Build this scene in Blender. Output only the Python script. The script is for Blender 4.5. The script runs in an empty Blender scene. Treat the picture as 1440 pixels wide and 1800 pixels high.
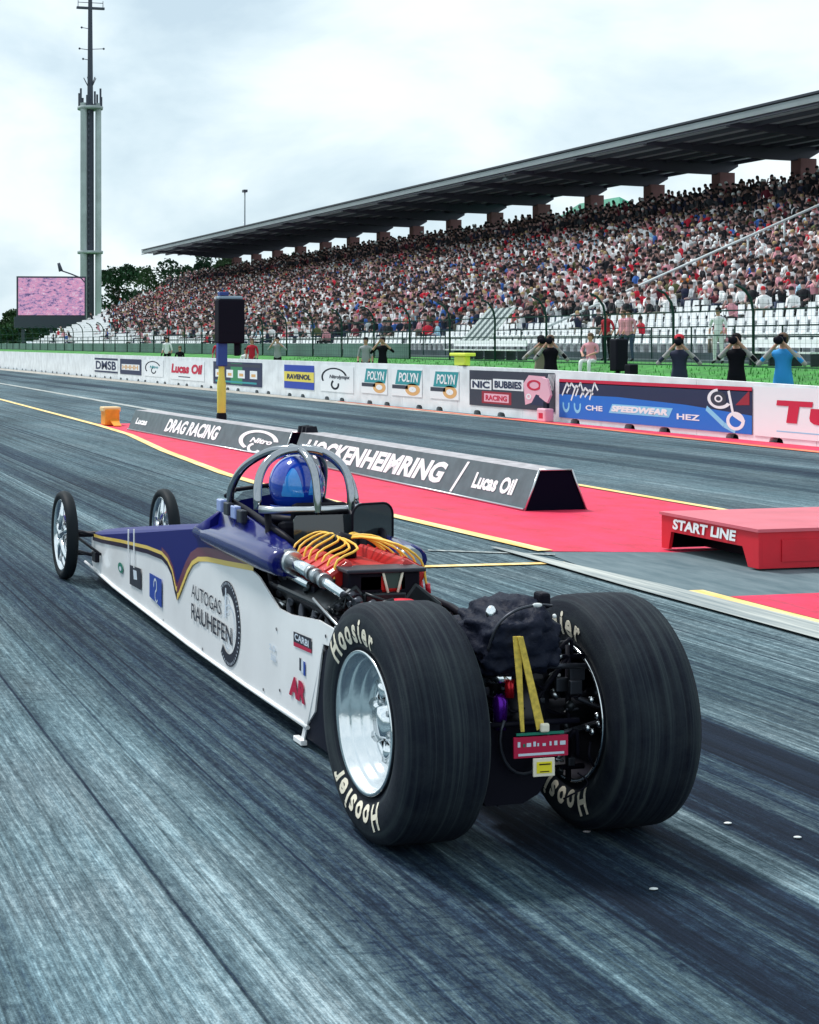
import bpy, bmesh, math, random
import numpy as np
from mathutils import Vector, Matrix
from bpy_extras.object_utils import world_to_camera_view

# ------------------------------------------------------------------ camera, sky, sun, exposure
SC = bpy.context.scene
COL = SC.collection
R_ = math.radians
cam_d = bpy.data.cameras.new('camera')
cam = bpy.data.objects.new('camera', cam_d); COL.objects.link(cam)
ALPHA = 13.2986
cam.location = (0, 0, 1.75)
cam.rotation_euler = (R_(90), 0, -R_(ALPHA))
cam_d.sensor_fit = 'VERTICAL'; cam_d.sensor_height = 36.0; cam_d.sensor_width = 36.0
cam_d.lens = 2750/1800*36.0
cam_d.shift_x = 520/1800.0
cam_d.shift_y = -297/1800.0
cam_d.clip_start = 0.1; cam_d.clip_end = 3000
SC.camera = cam
SC.render.resolution_x = 819; SC.render.resolution_y = 1024

SUN_EL, SUN_AZ = 58.0, -28.0          # azimuth measured from +Y towards +X
world = bpy.data.worlds.new("World"); SC.world = world; world.use_nodes = True
wt = world.node_tree; wt.nodes.clear()
def N(t, kind, **kw):
    n = t.nodes.new(kind)
    for k, v in kw.items(): setattr(n, k, v)
    return n
wo = N(wt, 'ShaderNodeOutputWorld'); bg = N(wt, 'ShaderNodeBackground')
sky = N(wt, 'ShaderNodeTexSky'); sky.sky_type = 'NISHITA'; sky.sun_disc = False
sky.sun_elevation = R_(SUN_EL); sky.sun_rotation = R_(SUN_AZ); sky.dust_density = 2.0; sky.air_density = 1.0
tc = N(wt, 'ShaderNodeTexCoord'); mp = N(wt, 'ShaderNodeMapping'); mp.inputs['Scale'].default_value = (1.7, 1.7, 3.4)
mp.inputs['Location'].default_value = (0.35, 0.1, 0.25)
wt.links.new(tc.outputs['Generated'], mp.inputs[0])
n1 = N(wt, 'ShaderNodeTexNoise'); n1.inputs['Scale'].default_value = 3.1; n1.inputs['Detail'].default_value = 7; n1.inputs['Roughness'].default_value = 0.52
n1.inputs['Distortion'].default_value = 0.25
wt.links.new(mp.outputs[0], n1.inputs['Vector'])
cr = N(wt, 'ShaderNodeValToRGB')
el = cr.color_ramp.elements
el[0].position = 0.34; el[0].color = (5.7, 7.2, 8.2, 1)
el[1].position = 0.72; el[1].color = (10.4, 11.4, 11.8, 1)
e = el.new(0.42); e.color = (6.8, 8.3, 9.1, 1)
e = el.new(0.50); e.color = (8.1, 9.4, 10.0, 1)
e = el.new(0.56); e.color = (9.2, 10.4, 10.9, 1)
wt.links.new(n1.outputs['Fac'], cr.inputs[0])
mx = N(wt, 'ShaderNodeMixRGB'); mx.inputs[0].default_value = 0.90
wt.links.new(sky.outputs[0], mx.inputs[1]); wt.links.new(cr.outputs[0], mx.inputs[2])
wt.links.new(mx.outputs[0], bg.inputs[0]); bg.inputs[1].default_value = 0.078
wt.links.new(bg.outputs[0], wo.inputs[0])

sun_d = bpy.data.lights.new('sun', 'SUN'); sun = bpy.data.objects.new('sun', sun_d); COL.objects.link(sun)
sun_d.energy = 2.4; sun_d.angle = R_(9); sun_d.color = (1.0, 0.985, 0.96)
sdir = Vector((math.sin(R_(SUN_AZ))*math.cos(R_(SUN_EL)), math.cos(R_(SUN_AZ))*math.cos(R_(SUN_EL)), math.sin(R_(SUN_EL))))
sun.rotation_euler = (-sdir).to_track_quat('-Z', 'Y').to_euler()
SC.view_settings.view_transform = 'Standard'; SC.view_settings.look = 'None'
SC.view_settings.exposure = 0.50; SC.view_settings.gamma = 1.0
SC.render.engine = 'CYCLES'

# ------------------------------------------------------------------ materials
MATS = {}
def mat(name, col, rough=0.6, metal=0.0, noise=0.0, nscale=8.0, bump=0.0, bscale=40.0, coat=0.0, spec=None, emit=None, alpha=None, attr=None, trans=0.0):
    if name in MATS: return MATS[name]
    m = bpy.data.materials.new(name); m.use_nodes = True; t = m.node_tree; b = t.nodes['Principled BSDF']
    b.inputs['Base Color'].default_value = (*col, 1); b.inputs['Roughness'].default_value = rough; b.inputs['Metallic'].default_value = metal
    if coat: b.inputs['Coat Weight'].default_value = coat; b.inputs['Coat Roughness'].default_value = 0.05
    if spec is None and max(col) < .06 and not coat and not metal: spec = .10
    if spec is not None: b.inputs['Specular IOR Level'].default_value = spec
    if trans: b.inputs['Transmission Weight'].default_value = trans
    if emit: b.inputs['Emission Color'].default_value = (*col, 1); b.inputs['Emission Strength'].default_value = emit
    if alpha is not None: b.inputs['Alpha'].default_value = alpha
    if attr:
        a = N(t, 'ShaderNodeAttribute'); a.attribute_name = attr
        t.links.new(a.outputs['Color'], b.inputs['Base Color'])
    elif noise:
        g = N(t, 'ShaderNodeTexCoord'); n = N(t, 'ShaderNodeTexNoise'); n.inputs['Scale'].default_value = nscale; n.inputs['Detail'].default_value = 5
        t.links.new(g.outputs['Object'], n.inputs['Vector'])
        r = N(t, 'ShaderNodeMapRange'); r.inputs[1].default_value = 0.3; r.inputs[2].default_value = 0.7
        r.inputs[3].default_value = 1-noise; r.inputs[4].default_value = 1+noise*0.6
        t.links.new(n.outputs['Fac'], r.inputs[0])
        v = N(t, 'ShaderNodeVectorMath', operation='SCALE'); v.inputs[0].default_value = col
        t.links.new(r.outputs[0], v.inputs['Scale']); t.links.new(v.outputs[0], b.inputs['Base Color'])
    if bump:
        g = N(t, 'ShaderNodeTexCoord'); n = N(t, 'ShaderNodeTexNoise'); n.inputs['Scale'].default_value = bscale; n.inputs['Detail'].default_value = 4
        t.links.new(g.outputs['Object'], n.inputs['Vector'])
        bp = N(t, 'ShaderNodeBump'); bp.inputs['Strength'].default_value = bump; bp.inputs['Distance'].default_value = 0.01
        t.links.new(n.outputs['Fac'], bp.inputs['Height']); t.links.new(bp.outputs[0], b.inputs['Normal'])
    MATS[name] = m
    return m

def track_material():
    """asphalt with rubber laid down in bands that run along the strip"""
    m = bpy.data.materials.new('rubbered_shaded_asphalt'); m.use_nodes = True; t = m.node_tree; b = t.nodes['Principled BSDF']
    L = t.links.new
    geo = N(t, 'ShaderNodeNewGeometry'); sep = N(t, 'ShaderNodeSeparateXYZ'); L(geo.outputs['Position'], sep.inputs[0])
    def noise(sx, sy, sc, det=3, rough=0.5, off=0):
        mpn = N(t, 'ShaderNodeMapping'); mpn.inputs['Scale'].default_value = (sx, sy, 1); mpn.inputs['Location'].default_value = (off, off*1.7, 0)
        L(geo.outputs['Position'], mpn.inputs[0])
        n = N(t, 'ShaderNodeTexNoise'); n.inputs['Scale'].default_value = sc; n.inputs['Detail'].default_value = det; n.inputs['Roughness'].default_value = rough
        L(mpn.outputs[0], n.inputs['Vector']); return n.outputs['Fac']
    def math_(op, a, b_=None, c=None):
        n = N(t, 'ShaderNodeMath', operation=op)
        for i, v in enumerate((a, b_, c)):
            if v is None: continue
            if isinstance(v, (int, float)): n.inputs[i].default_value = v
            else: L(v, n.inputs[i])
        return n.outputs[0]
    def rng(v, a, b_, c, d):
        n = N(t, 'ShaderNodeMapRange'); L(v, n.inputs[0])
        for i, q in enumerate((a, b_, c, d)): n.inputs[i+1].default_value = q
        return n.outputs[0]
    wob = math_('MULTIPLY_ADD', noise(0.3, 0.05, 1.0), 0.06, -0.03)
    x = math_('ADD', sep.outputs[0], wob)
    def ramp(stops, lo, hi):
        f = rng(x, lo, hi, 0, 1); r = N(t, 'ShaderNodeValToRGB'); r.color_ramp.interpolation = 'LINEAR'
        e0 = r.color_ramp.elements
        while len(e0) > 1: e0.remove(e0[-1])
        first = True
        for p, v in stops:
            q = (p-lo)/(hi-lo)
            if first: e_ = e0[0]; e_.position = q; first = False
            else: e_ = e0.new(q)
            e_.color = (v, v, v, 1)
        L(f, r.inputs[0]); return r.outputs[0]
    near = ramp([(-6, .76), (0.55, .84), (0.74, .64), (0.80, .83), (1.27, .90), (1.33, .58), (1.38, .88), (1.66, .80), (1.84, .46), (2.25, .38), (2.33, .56), (2.53, .60),  # dip by the car's left tyres: rubber darkened further with painted shade
                 (2.62, .18), (2.82, .24), (2.90, .52), (3.0, .16), (3.22, .26), (3.27, .82), (3.43, .92), (3.46, .06), (3.54, .32),
                 (3.66, .20), (3.72, .56), (3.95, .62), (4.04, .06), (4.3, .18), (4.38, .80), (5.1, .72), (5.6, .86), (6.3, .92)], -6, 7)
    far = ramp([(9.0, .90), (10.6, .88), (11.6, .98), (12.0, .80), (12.3, .30), (12.6, .76), (13.3, .88), (13.7, .16), (14.2, .22), (14.6, .90), (15.4, .74), (16.2, .95), (17.6, .75)], 9, 18)
    sw = math_('GREATER_THAN', sep.outputs[0], 8.2)
    mixp = N(t, 'ShaderNodeMix'); mixp.data_type = 'FLOAT'; L(sw, mixp.inputs[0]); L(near, mixp.inputs[2]); L(far, mixp.inputs[3])
    prof = mixp.outputs[0]
    ky = rng(sep.outputs[1], 6.5, 13.5, 1.0, .42)
    prof = math_('ADD', .72, math_('MULTIPLY', math_('SUBTRACT', prof, .72), ky))
    # bands fade in and out lengthways
    lng = rng(noise(0.8, 0.10, 1.0, 3, .55, 3.0), .35, .68, 0.0, 1.0)
    prof = math_('ADD', math_('MULTIPLY', prof, 1.0), math_('MULTIPLY', math_('SUBTRACT', lng, .5), .22))
    # fine streaks at three widths
    s1 = rng(noise(9, 0.10, 1.0, 4, .6, 1.0), .36, .64, -.14, .14)
    s4 = rng(noise(24, 0.05, 1.0, 3, .6, 6.0), .38, .62, -.17, .15)
    s2 = rng(noise(34, 3.0, 1.0, 4, .75, 7.0), .34, .66, -.12, .12)
    s3 = rng(noise(70, 11, 1.0, 4, .7, 2.0), .34, .66, -.10, .10)
    rough = rng(noise(1, .5, 42, 5, .85, 0), .34, .66, -.15, .15)
    ch = rng(noise(11, 34, 1.0, 3, .6, 5.0), 0.52, .66, 0, -.16)   # cross-grain chatter marks
    chm = rng(noise(.9, .5, 1.0, 2, .5, 9.0), .48, .62, 0, 1)
    amp = math_('MULTIPLY', rng(x, 1.5, 2.7, .34, .85), rng(sep.outputs[1], 6.5, 13.5, 1.0, .70))
    v = prof
    for q in (math_('MULTIPLY', math_('ADD', s1, s4), amp), s2, s3, rough, math_('MULTIPLY', ch, chm)): v = math_('ADD', v, q)
    # isolated black tyre lines
    ln = rng(noise(21, 0.02, 1.0, 1, .3, 4.0), .64, .68, 0, -.32)
    v = math_('ADD', v, ln)
    v = math_('MAXIMUM', math_('MULTIPLY_ADD', v, 1.10, -.19), 0.02)
    tint = N(t, 'ShaderNodeTexNoise'); tint.inputs['Scale'].default_value = 0.9; L(geo.outputs['Position'], tint.inputs['Vector'])
    c = N(t, 'ShaderNodeValToRGB'); ee = c.color_ramp.elements
    ee[0].position = 0.0; ee[0].color = (0.0025, 0.005, 0.014, 1)
    ee[1].position = 1.0; ee[1].color = (0.235, 0.29, 0.305, 1)
    q = ee.new(0.25); q.color = (0.011, 0.022, 0.040, 1)
    q = ee.new(0.55); q.color = (0.054, 0.080, 0.092, 1)
    q = ee.new(0.8); q.color = (0.122, 0.166, 0.182, 1)
    L(v, c.inputs[0])
    tm = N(t, 'ShaderNodeMixRGB', blend_type='MULTIPLY'); tm.inputs[0].default_value = 0.9
    tr = N(t, 'ShaderNodeValToRGB'); tr.color_ramp.elements[0].position = .38; tr.color_ramp.elements[0].color = (.82, .95, 1, 1); tr.color_ramp.elements[1].position = .62; tr.color_ramp.elements[1].color = (.93, .97, 1, 1)
    L(tint.outputs['Fac'], tr.inputs[0]); L(c.outputs[0], tm.inputs[1]); L(tr.outputs[0], tm.inputs[2])
    # hair-fine tyre lines and stone grain over everything, the black rubber too
    fl = rng(noise(55, 0.22, 1.0, 4, .7, 12.0), .36, .64, .62, 1.28)
    fl2 = rng(noise(160, 2.0, 1.0, 2, .6, 14.0), .34, .66, .80, 1.22)
    gr = rng(noise(1, 1, 130, 3, .8, 3.0), .32, .68, .66, 1.36)
    pt = rng(noise(.5, .16, 1.0, 4, .6, 21.0), .36, .64, .82, 1.16)
    fac = math_('MULTIPLY', math_('MULTIPLY', fl, gr), math_('MULTIPLY', fl2, pt))
    lift = N(t, 'ShaderNodeVectorMath', operation='ADD'); L(tm.outputs[0], lift.inputs[0]); lift.inputs[1].default_value = (.0055, .0085, .0115)
    mul = N(t, 'ShaderNodeVectorMath', operation='SCALE'); L(lift.outputs[0], mul.inputs[0]); L(fac, mul.inputs['Scale'])
    L(mul.outputs[0], b.inputs['Base Color'])
    b.inputs['Roughness'].default_value = .8; b.inputs['Specular IOR Level'].default_value = .08
    bp = N(t, 'ShaderNodeBump'); bp.inputs['Strength'].default_value = .5; bp.inputs['Distance'].default_value = .006
    L(math_('ADD', rough, s3), bp.inputs['Height']); L(bp.outputs[0], b.inputs['Normal'])
    return m

def scuffed_red(name, c0, c1):
    m = streaky(name, c0, c1, .7, 3, 2.0); t = m.node_tree; b = t.nodes['Principled BSDF']
    old = b.inputs['Base Color'].links[0].from_socket
    geo = N(t, 'ShaderNodeNewGeometry'); mpn = N(t, 'ShaderNodeMapping'); mpn.inputs['Scale'].default_value = (7, .35, 1); t.links.new(geo.outputs['Position'], mpn.inputs[0])
    n = N(t, 'ShaderNodeTexNoise'); n.inputs['Scale'].default_value = 1; n.inputs['Detail'].default_value = 6; n.inputs['Roughness'].default_value = .7; t.links.new(mpn.outputs[0], n.inputs['Vector'])
    r = N(t, 'ShaderNodeMapRange'); r.inputs[1].default_value = .55; r.inputs[2].default_value = .75; r.inputs[3].default_value = 0; r.inputs[4].default_value = .55; t.links.new(n.outputs['Fac'], r.inputs[0])
    mxx = N(t, 'ShaderNodeMixRGB'); mxx.inputs[2].default_value = (.10, .03, .05, 1); t.links.new(r.outputs[0], mxx.inputs[0]); t.links.new(old, mxx.inputs[1])
    n2 = N(t, 'ShaderNodeTexNoise'); n2.inputs['Scale'].default_value = 28; n2.inputs['Detail'].default_value = 5; n2.inputs['Roughness'].default_value = .8; t.links.new(geo.outputs['Position'], n2.inputs['Vector'])
    r2 = N(t, 'ShaderNodeMapRange'); r2.inputs[1].default_value = .35; r2.inputs[2].default_value = .65; r2.inputs[3].default_value = .82; r2.inputs[4].default_value = 1.1; t.links.new(n2.outputs['Fac'], r2.inputs[0])
    sc = N(t, 'ShaderNodeVectorMath', operation='SCALE'); t.links.new(mxx.outputs[0], sc.inputs[0]); t.links.new(r2.outputs[0], sc.inputs['Scale']); t.links.new(sc.outputs[0], b.inputs['Base Color'])
    return m
def streaky(name, c0, c1, rough=.8, sx=20, sy=1.0):
    m = bpy.data.materials.new(name); m.use_nodes = True; t = m.node_tree; b = t.nodes['Principled BSDF']
    geo = N(t, 'ShaderNodeNewGeometry'); mpn = N(t, 'ShaderNodeMapping'); mpn.inputs['Scale'].default_value = (sx, sy, 1)
    t.links.new(geo.outputs['Position'], mpn.inputs[0])
    n = N(t, 'ShaderNodeTexNoise'); n.inputs['Scale'].default_value = 1; n.inputs['Detail'].default_value = 6; n.inputs['Roughness'].default_value = .65
    t.links.new(mpn.outputs[0], n.inputs['Vector'])
    c = N(t, 'ShaderNodeValToRGB'); c.color_ramp.elements[0].position = .33; c.color_ramp.elements[0].color = (*c0, 1)
    c.color_ramp.elements[1].position = .62; c.color_ramp.elements[1].color = (*c1, 1)
    t.links.new(n.outputs['Fac'], c.inputs[0]); t.links.new(c.outputs[0], b.inputs['Base Color']); b.inputs['Roughness'].default_value = rough
    return m

M_track = track_material()
M_conc = streaky('worn_concrete', (.055, .10, .12), (.12, .17, .19), .8, 6, 1.5)
M_red = scuffed_red('red_paint', (.54, .008, .045), (.76, .018, .092))
M_yel = streaky('yellow_paint', (.72, .42, .08), (.90, .72, .36), .7, 12, 1.0)
M_wht = streaky('white_paint', (.50, .55, .56), (.85, .86, .85), .7, 14, 1.0)
M_edge = streaky('pale_track_edge', (.12, .16, .18), (.46, .48, .45), .75, 16, .6)
M_org = streaky('orange_red_paint', (.55, .07, .03), (.85, .22, .11), .7, 5, .8)
M_brown = streaky('dusty_shoulder', (.20, .20, .19), (.48, .44, .38), .8, 5, 1.2)
M_grass = streaky('mown_grass', (.016, .10, .016), (.05, .28, .04), .9, 1.2, 1.2)
M_farg = streaky('field_grass', (.015, .05, .02), (.04, .10, .03), .95, .1, .1)
M_white = mat('white_wall_paint', (.82, .85, .87), .6, noise=.16, nscale=2.2)
M_black = mat('black', (.006, .006, .012), .5)
M_chrome = mat('polished_aluminium', (.86, .89, .91), .13, 1.0)
M_steel = mat('brushed_steel', (.55, .58, .60), .3, 1.0)
M_dsteel = mat('dark_steel', (.05, .055, .07), .38, .7)
M_tube = mat('plated_tube', (.36, .38, .41), .09, 1.0)
M_fram = mat('black_frame_tube', (.012, .012, .018), .4)
M_cream = mat('cream_lettering', (.80, .74, .60), .7)
M_attr = mat('clothes_and_skin', (1, 1, 1), .85, attr='Col')

# ------------------------------------------------------------------ mesh helpers
def smooth_path(pts, n=6):
    P = [Vector(p) for p in pts]; out = []
    for i in range(len(P)-1):
        a0 = P[max(i-1,0)]; a1 = P[i]; a2 = P[i+1]; a3 = P[min(i+2,len(P)-1)]
        for k in range(n):
            t = k/n; out.append(.5*((2*a1)+(a2-a0)*t+(2*a0-5*a1+4*a2-a3)*t*t+(3*a1-a0-3*a2+a3)*t**3))
    return out+[P[-1]]
class MB:
    def __init__(s): s.v = []; s.f = []; s.m = []; s.sm = []
    def add(s, V, F, mi=0, smooth=False):
        o = len(s.v); s.v += [tuple(p) for p in V]
        for f in F: s.f.append(tuple(i+o for i in f)); s.m.append(mi); s.sm.append(smooth)
        return s
    def box(s, a, b, mi=0, M=None):
        x0, y0, z0 = a; x1, y1, z1 = b
        V = [(x0,y0,z0),(x1,y0,z0),(x1,y1,z0),(x0,y1,z0),(x0,y0,z1),(x1,y0,z1),(x1,y1,z1),(x0,y1,z1)]
        if M is not None: V = [tuple(M @ Vector(p)) for p in V]
        return s.add(V, [(0,3,2,1),(4,5,6,7),(0,1,5,4),(1,2,6,5),(2,3,7,6),(3,0,4,7)], mi)
    def bbox(s, a, b, bev=.01, mi=0, M=None):
        bm = bmesh.new(); bmesh.ops.create_cube(bm, size=1)
        for v in bm.verts: v.co = Vector([(a[i]+b[i])/2+v.co[i]*(b[i]-a[i]) for i in range(3)])
        bmesh.ops.bevel(bm, geom=list(bm.edges), offset=bev, segments=2, affect='EDGES', profile=.5)
        V = [(M @ v.co if M is not None else v.co)[:] for v in bm.verts]; bm.verts.index_update()
        F = [[v.index for v in f.verts] for f in bm.faces]; bm.free()
        return s.add(V, F, mi)
    def loft(s, secs, mi=0, cap=True, closed=True, smooth=True):
        n = len(secs[0]); V = [p for sec in secs for p in sec]; F = []
        for i in range(len(secs)-1):
            for j in range(n if closed else n-1):
                k = (j+1) % n
                F.append((i*n+j, i*n+k, (i+1)*n+k, (i+1)*n+j))
        s.add(V, F, mi, smooth)
        if cap and closed:
            o = len(s.v)-len(V)
            s.f.append(tuple(o+j for j in range(n))[::-1]); s.m.append(mi); s.sm.append(False)
            s.f.append(tuple(o+(len(secs)-1)*n+j for j in range(n))); s.m.append(mi); s.sm.append(False)
        return s
    def tube(s, pts, r, mi=0, n=8, cap=True, smooth=True):
        pts = [Vector(p) for p in pts]; rr = r if isinstance(r, (list, tuple)) else [r]*len(pts)
        secs = []; up = None
        for i, p in enumerate(pts):
            d = (pts[min(i+1, len(pts)-1)]-pts[max(i-1, 0)]).normalized()
            if up is None:
                up = Vector((0,0,1)) if abs(d.z) < .9 else Vector((1,0,0))
            a = d.cross(up).normalized(); b = a.cross(d).normalized(); up = b
            secs.append([tuple(p+rr[i]*(math.cos(t)*a+math.sin(t)*b)) for t in [2*math.pi*k/n for k in range(n)]])
        return s.loft(secs, mi, cap, True, smooth)
    def lathe(s, prof, c, axis='X', n=64, mi=0, smooth=True, closed=False):
        # prof: (along axis, radius)
        secs = []
        for k in range(n):
            t = 2*math.pi*k/n; sec = []
            for a, r in prof:
                if axis == 'X': sec.append((c[0]+a, c[1]+r*math.cos(t), c[2]+r*math.sin(t)))
                elif axis == 'Z': sec.append((c[0]+r*math.cos(t), c[1]+r*math.sin(t), c[2]+a))
                else: sec.append((c[0]+r*math.cos(t), c[1]+a, c[2]+r*math.sin(t)))
            secs.append(sec)
        m = len(prof); V = [p for q in secs for p in q]; F = []
        for k in range(n):
            k2 = (k+1) % n
            for j in range(m if closed else m-1):
                j2 = (j+1) % m
                F.append((k*m+j, k*m+j2, k2*m+j2, k2*m+j))
        return s.add(V, F, mi, smooth)
    def poly(s, pts3, thick, mi=0):
        """flat outline, given thickness vector"""
        n = len(pts3); T = Vector(thick)
        V = [tuple(p) for p in pts3]+[tuple(Vector(p)+T) for p in pts3]
        F = [tuple(range(n))[::-1], tuple(range(n, 2*n))]+[(i, (i+1) % n, n+(i+1) % n, n+i) for i in range(n)]
        return s.add(V, F, mi)
    def ball(s, c, r, mi=0, nu=14, nv=9, M=None):
        rx, ry, rz = r if isinstance(r, (tuple, list)) else (r, r, r)
        secs = []
        for i in range(nv+1):
            ph = -math.pi/2+math.pi*i/nv; cc = max(math.cos(ph), 1e-3)
            q = [Vector((rx*cc*math.cos(2*math.pi*k/nu), ry*cc*math.sin(2*math.pi*k/nu), rz*math.sin(ph))) for k in range(nu)]
            if M is not None: q = [M @ p for p in q]
            secs.append([tuple(p+Vector(c)) for p in q])
        return s.loft(secs, mi, True, True, True)
    def build(s, name, mats, parent=None, loc=None, attr=None, recalc=True):
        me = bpy.data.meshes.new(name); me.from_pydata(s.v, [], s.f)
        if not isinstance(mats, (list, tuple)): mats = [mats]
        for q in mats: me.materials.append(q)
        me.polygons.foreach_set('material_index', s.m); me.polygons.foreach_set('use_smooth', s.sm)
        if recalc:
            bm = bmesh.new(); bm.from_mesh(me); bmesh.ops.recalc_face_normals(bm, faces=bm.faces); bm.to_mesh(me); bm.free()
        me.update()
        o = bpy.data.objects.new(name, me); COL.objects.link(o)
        if parent is not None: o.parent = parent; o.matrix_parent_inverse = Matrix.Translation(-Vector(parent.location)) if parent.parent is None and parent.type == 'EMPTY' else Matrix()
        if loc is not None: o.location = loc
        return o
def tag(o, label=None, cat=None, group=None, kind=None):
    for k, v in (('label', label), ('category', cat), ('group', group), ('kind', kind)):
        if v: o[k] = v
    return o
def empty(name, loc, label, cat, group=None):
    o = bpy.data.objects.new(name, None); COL.objects.link(o); o.location = loc; o.empty_display_size = .2
    return tag(o, label, cat, group)
def copy_tree(o, parent=None):
    c = o.copy(); COL.objects.link(c)
    if parent is not None: mi_ = o.matrix_parent_inverse.copy(); c.parent = parent; c.matrix_parent_inverse = mi_
    for ch in list(o.children): copy_tree(ch, c)
    return c
def cam_uv(p):
    q = Vector(p); a = R_(ALPHA); S, C = math.sin(a), math.cos(a)
    d = q.x*S+q.y*C; r = q.x*C-q.y*S
    if d < .1: return None
    return 200+2750*r/d, 603+2750*(1.75-q.z)/d, d

TEXT_CACHE = {}
def text_geo(body, shear=0.0, bold=0.0, ext=0.0):
    key = (body, shear, bold, ext)
    if key in TEXT_CACHE: return TEXT_CACHE[key]
    cu = bpy.data.curves.new('lettering', 'FONT'); cu.body = body; cu.size = 1; cu.shear = shear; cu.offset = bold; cu.extrude = ext; cu.resolution_u = 3
    ob = bpy.data.objects.new('lettering', cu); COL.objects.link(ob)
    dg = bpy.context.evaluated_depsgraph_get(); me = bpy.data.meshes.new_from_object(ob.evaluated_get(dg))
    V = [v.co.copy() for v in me.vertices]; F = [tuple(p.vertices) for p in me.polygons]
    bpy.data.objects.remove(ob); bpy.data.meshes.remove(me)
    if V:
        x0 = min(v.x for v in V); x1 = max(v.x for v in V); y0 = min(v.y for v in V); y1 = max(v.y for v in V)
    else: x0 = x1 = y0 = y1 = 0
    TEXT_CACHE[key] = (V, F, x0, x1, y0, y1); return TEXT_CACHE[key]
def put_text(mb, body, origin, right, up, w, h, mi=0, shear=0., bold=0.02, lift=0.003):
    """fit the word into a w x h box whose lower left corner is origin"""
    V, F, x0, x1, y0, y1 = text_geo(body, shear, bold)
    r = Vector(right).normalized(); u = Vector(up).normalized(); nrm = r.cross(u)
    sx = w/max(x1-x0, 1e-6); sy = h/max(y1-y0, 1e-6)
    mb.add([tuple(Vector(origin)+r*(v.x-x0)*sx+u*(v.y-y0)*sy+nrm*lift) for v in V], F, mi)
    return mb
# ------------------------------------------------------------------ the setting
def sheet(name, poly, z, m):
    mb = MB(); mb.add([(x, y, z) for x, y in poly], [tuple(range(len(poly)))])
    return tag(mb.build(name, m, recalc=False), kind='structure')
def up(o):
    me = o.data
    bm = bmesh.new(); bm.from_mesh(me)
    for f in bm.faces:
        f.normal_update()
        if f.normal.z < 0: f.normal_flip()
    bm.to_mesh(me); bm.free()
up(sheet('ground', [(-900,-200),(900,-200),(900,2200),(-900,2200)], -0.03, M_farg))
up(sheet('drag_strip', [(-12,-15),(18.3,-15),(18.3,700),(-12,700)], 0.0, M_track))
# island between the lanes
yl = [(6.54,11.93),(6.36,15.0),(6.20,18.0),(6.24,20.0),(6.62,24.5),(7.15,29.0),(7.32,32.5),(7.46,38),(7.72,48),(8.05,80),(8.35,150),(8.4,400)]
yr = [(9.9,11.93),(9.95,20),(10.0,28),(10.0,40)]
red = yl[:6]+[(7.35,33.0),(8.9,33.0),(9.9,28.0),(9.9,11.9),(7.6,11.62)]
up(sheet('red_island_paint', red, 0.004, M_red))
up(sheet('start_area_concrete', [(6.15,4),(6.15,9.6),(6.5,11.9),(7.6,11.62),(9.9,11.9),(9.9,4)], 0.004, M_conc))
up(sheet('red_start_paint', [(6.60,9.50),(10,9.45),(10,4.0),(6.60,4.0)], 0.008, M_red))
up(sheet('white_start_paint', [(6.66,8.2),(7.1,8.35),(7.1,4.0),(6.66,4.0)], 0.012, M_wht))
def stripe(name, pts, w, z, m):
    mb = MB(); V = []
    for i, p in enumerate(pts):
        a = Vector(pts[max(i-1,0)]); b = Vector(pts[min(i+1,len(pts)-1)]); d = (b-a).normalized(); nrm = Vector((d.y,-d.x))
        ww = w[i] if isinstance(w, list) else w
        q = Vector(p); V += [(*(q-nrm*ww/2), z), (*(q+nrm*ww/2), z)]
    mb.add(V, [(2*i, 2*i+1, 2*i+3, 2*i+2) for i in range(len(pts)-1)])
    o = tag(mb.build(name, m, recalc=False), kind='structure'); up(o); return o
stripe('yellow_lane_line', yl, .15, 0.012, M_yel)
stripe('yellow_lane_line', [(9.95,12.1),(9.98,20),(10.05,28),(10.1,33)], .12, 0.012, M_yel)
stripe('yellow_lane_line', [(6.5,9.75),(6.5,4.0)], .12, 0.016, M_yel)
stripe('pale_track_edge', [(6.33,4),(6.33,7),(6.27,10),(6.2,12.2)], [.42,.40,.30,.05], 0.020, M_edge)
stripe('start_line', [(4.55,11.35),(6.35,11.25)], .10, 0.010, M_yel)
stripe('stage_line', [(5.6,12.2),(6.5,11.7)], .06, 0.010, M_edge)
stripe('right_lane_edge_line', [(10.25,33),(10.7,60),(11.2,120)], .25, 0.012, M_edge)
stripe('red_wall_edge', [(17.15,12),(17.1,24),(17.3,33)], [1.15,.95,.25], 0.008, M_red)
stripe('orange_wall_edge', [(16.65,12),(16.75,24),(17.12,35),(17.3,44)], [.30,.26,.22,.10], 0.012, M_org)
stripe('dusty_shoulder', [(17.1,33.5),(17.0,60),(16.6,120),(16.4,300)], [.5,.95,1.3,1.6], 0.006, M_brown)
# grass bank behind the wall
mb = MB(); prof = [(17.72,.02),(19.5,.10),(23,.55),(26.5,1.08),(31.5,1.10),(60,1.1),(60,-.02)]
ys = [12,30,60,100,160,260,420]
mb.loft([[(x,y,z) for x,z in prof] for y in ys], closed=False, smooth=False)
g = tag(mb.build('grass_bank', M_grass, recalc=False), kind='structure'); up(g)
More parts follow.
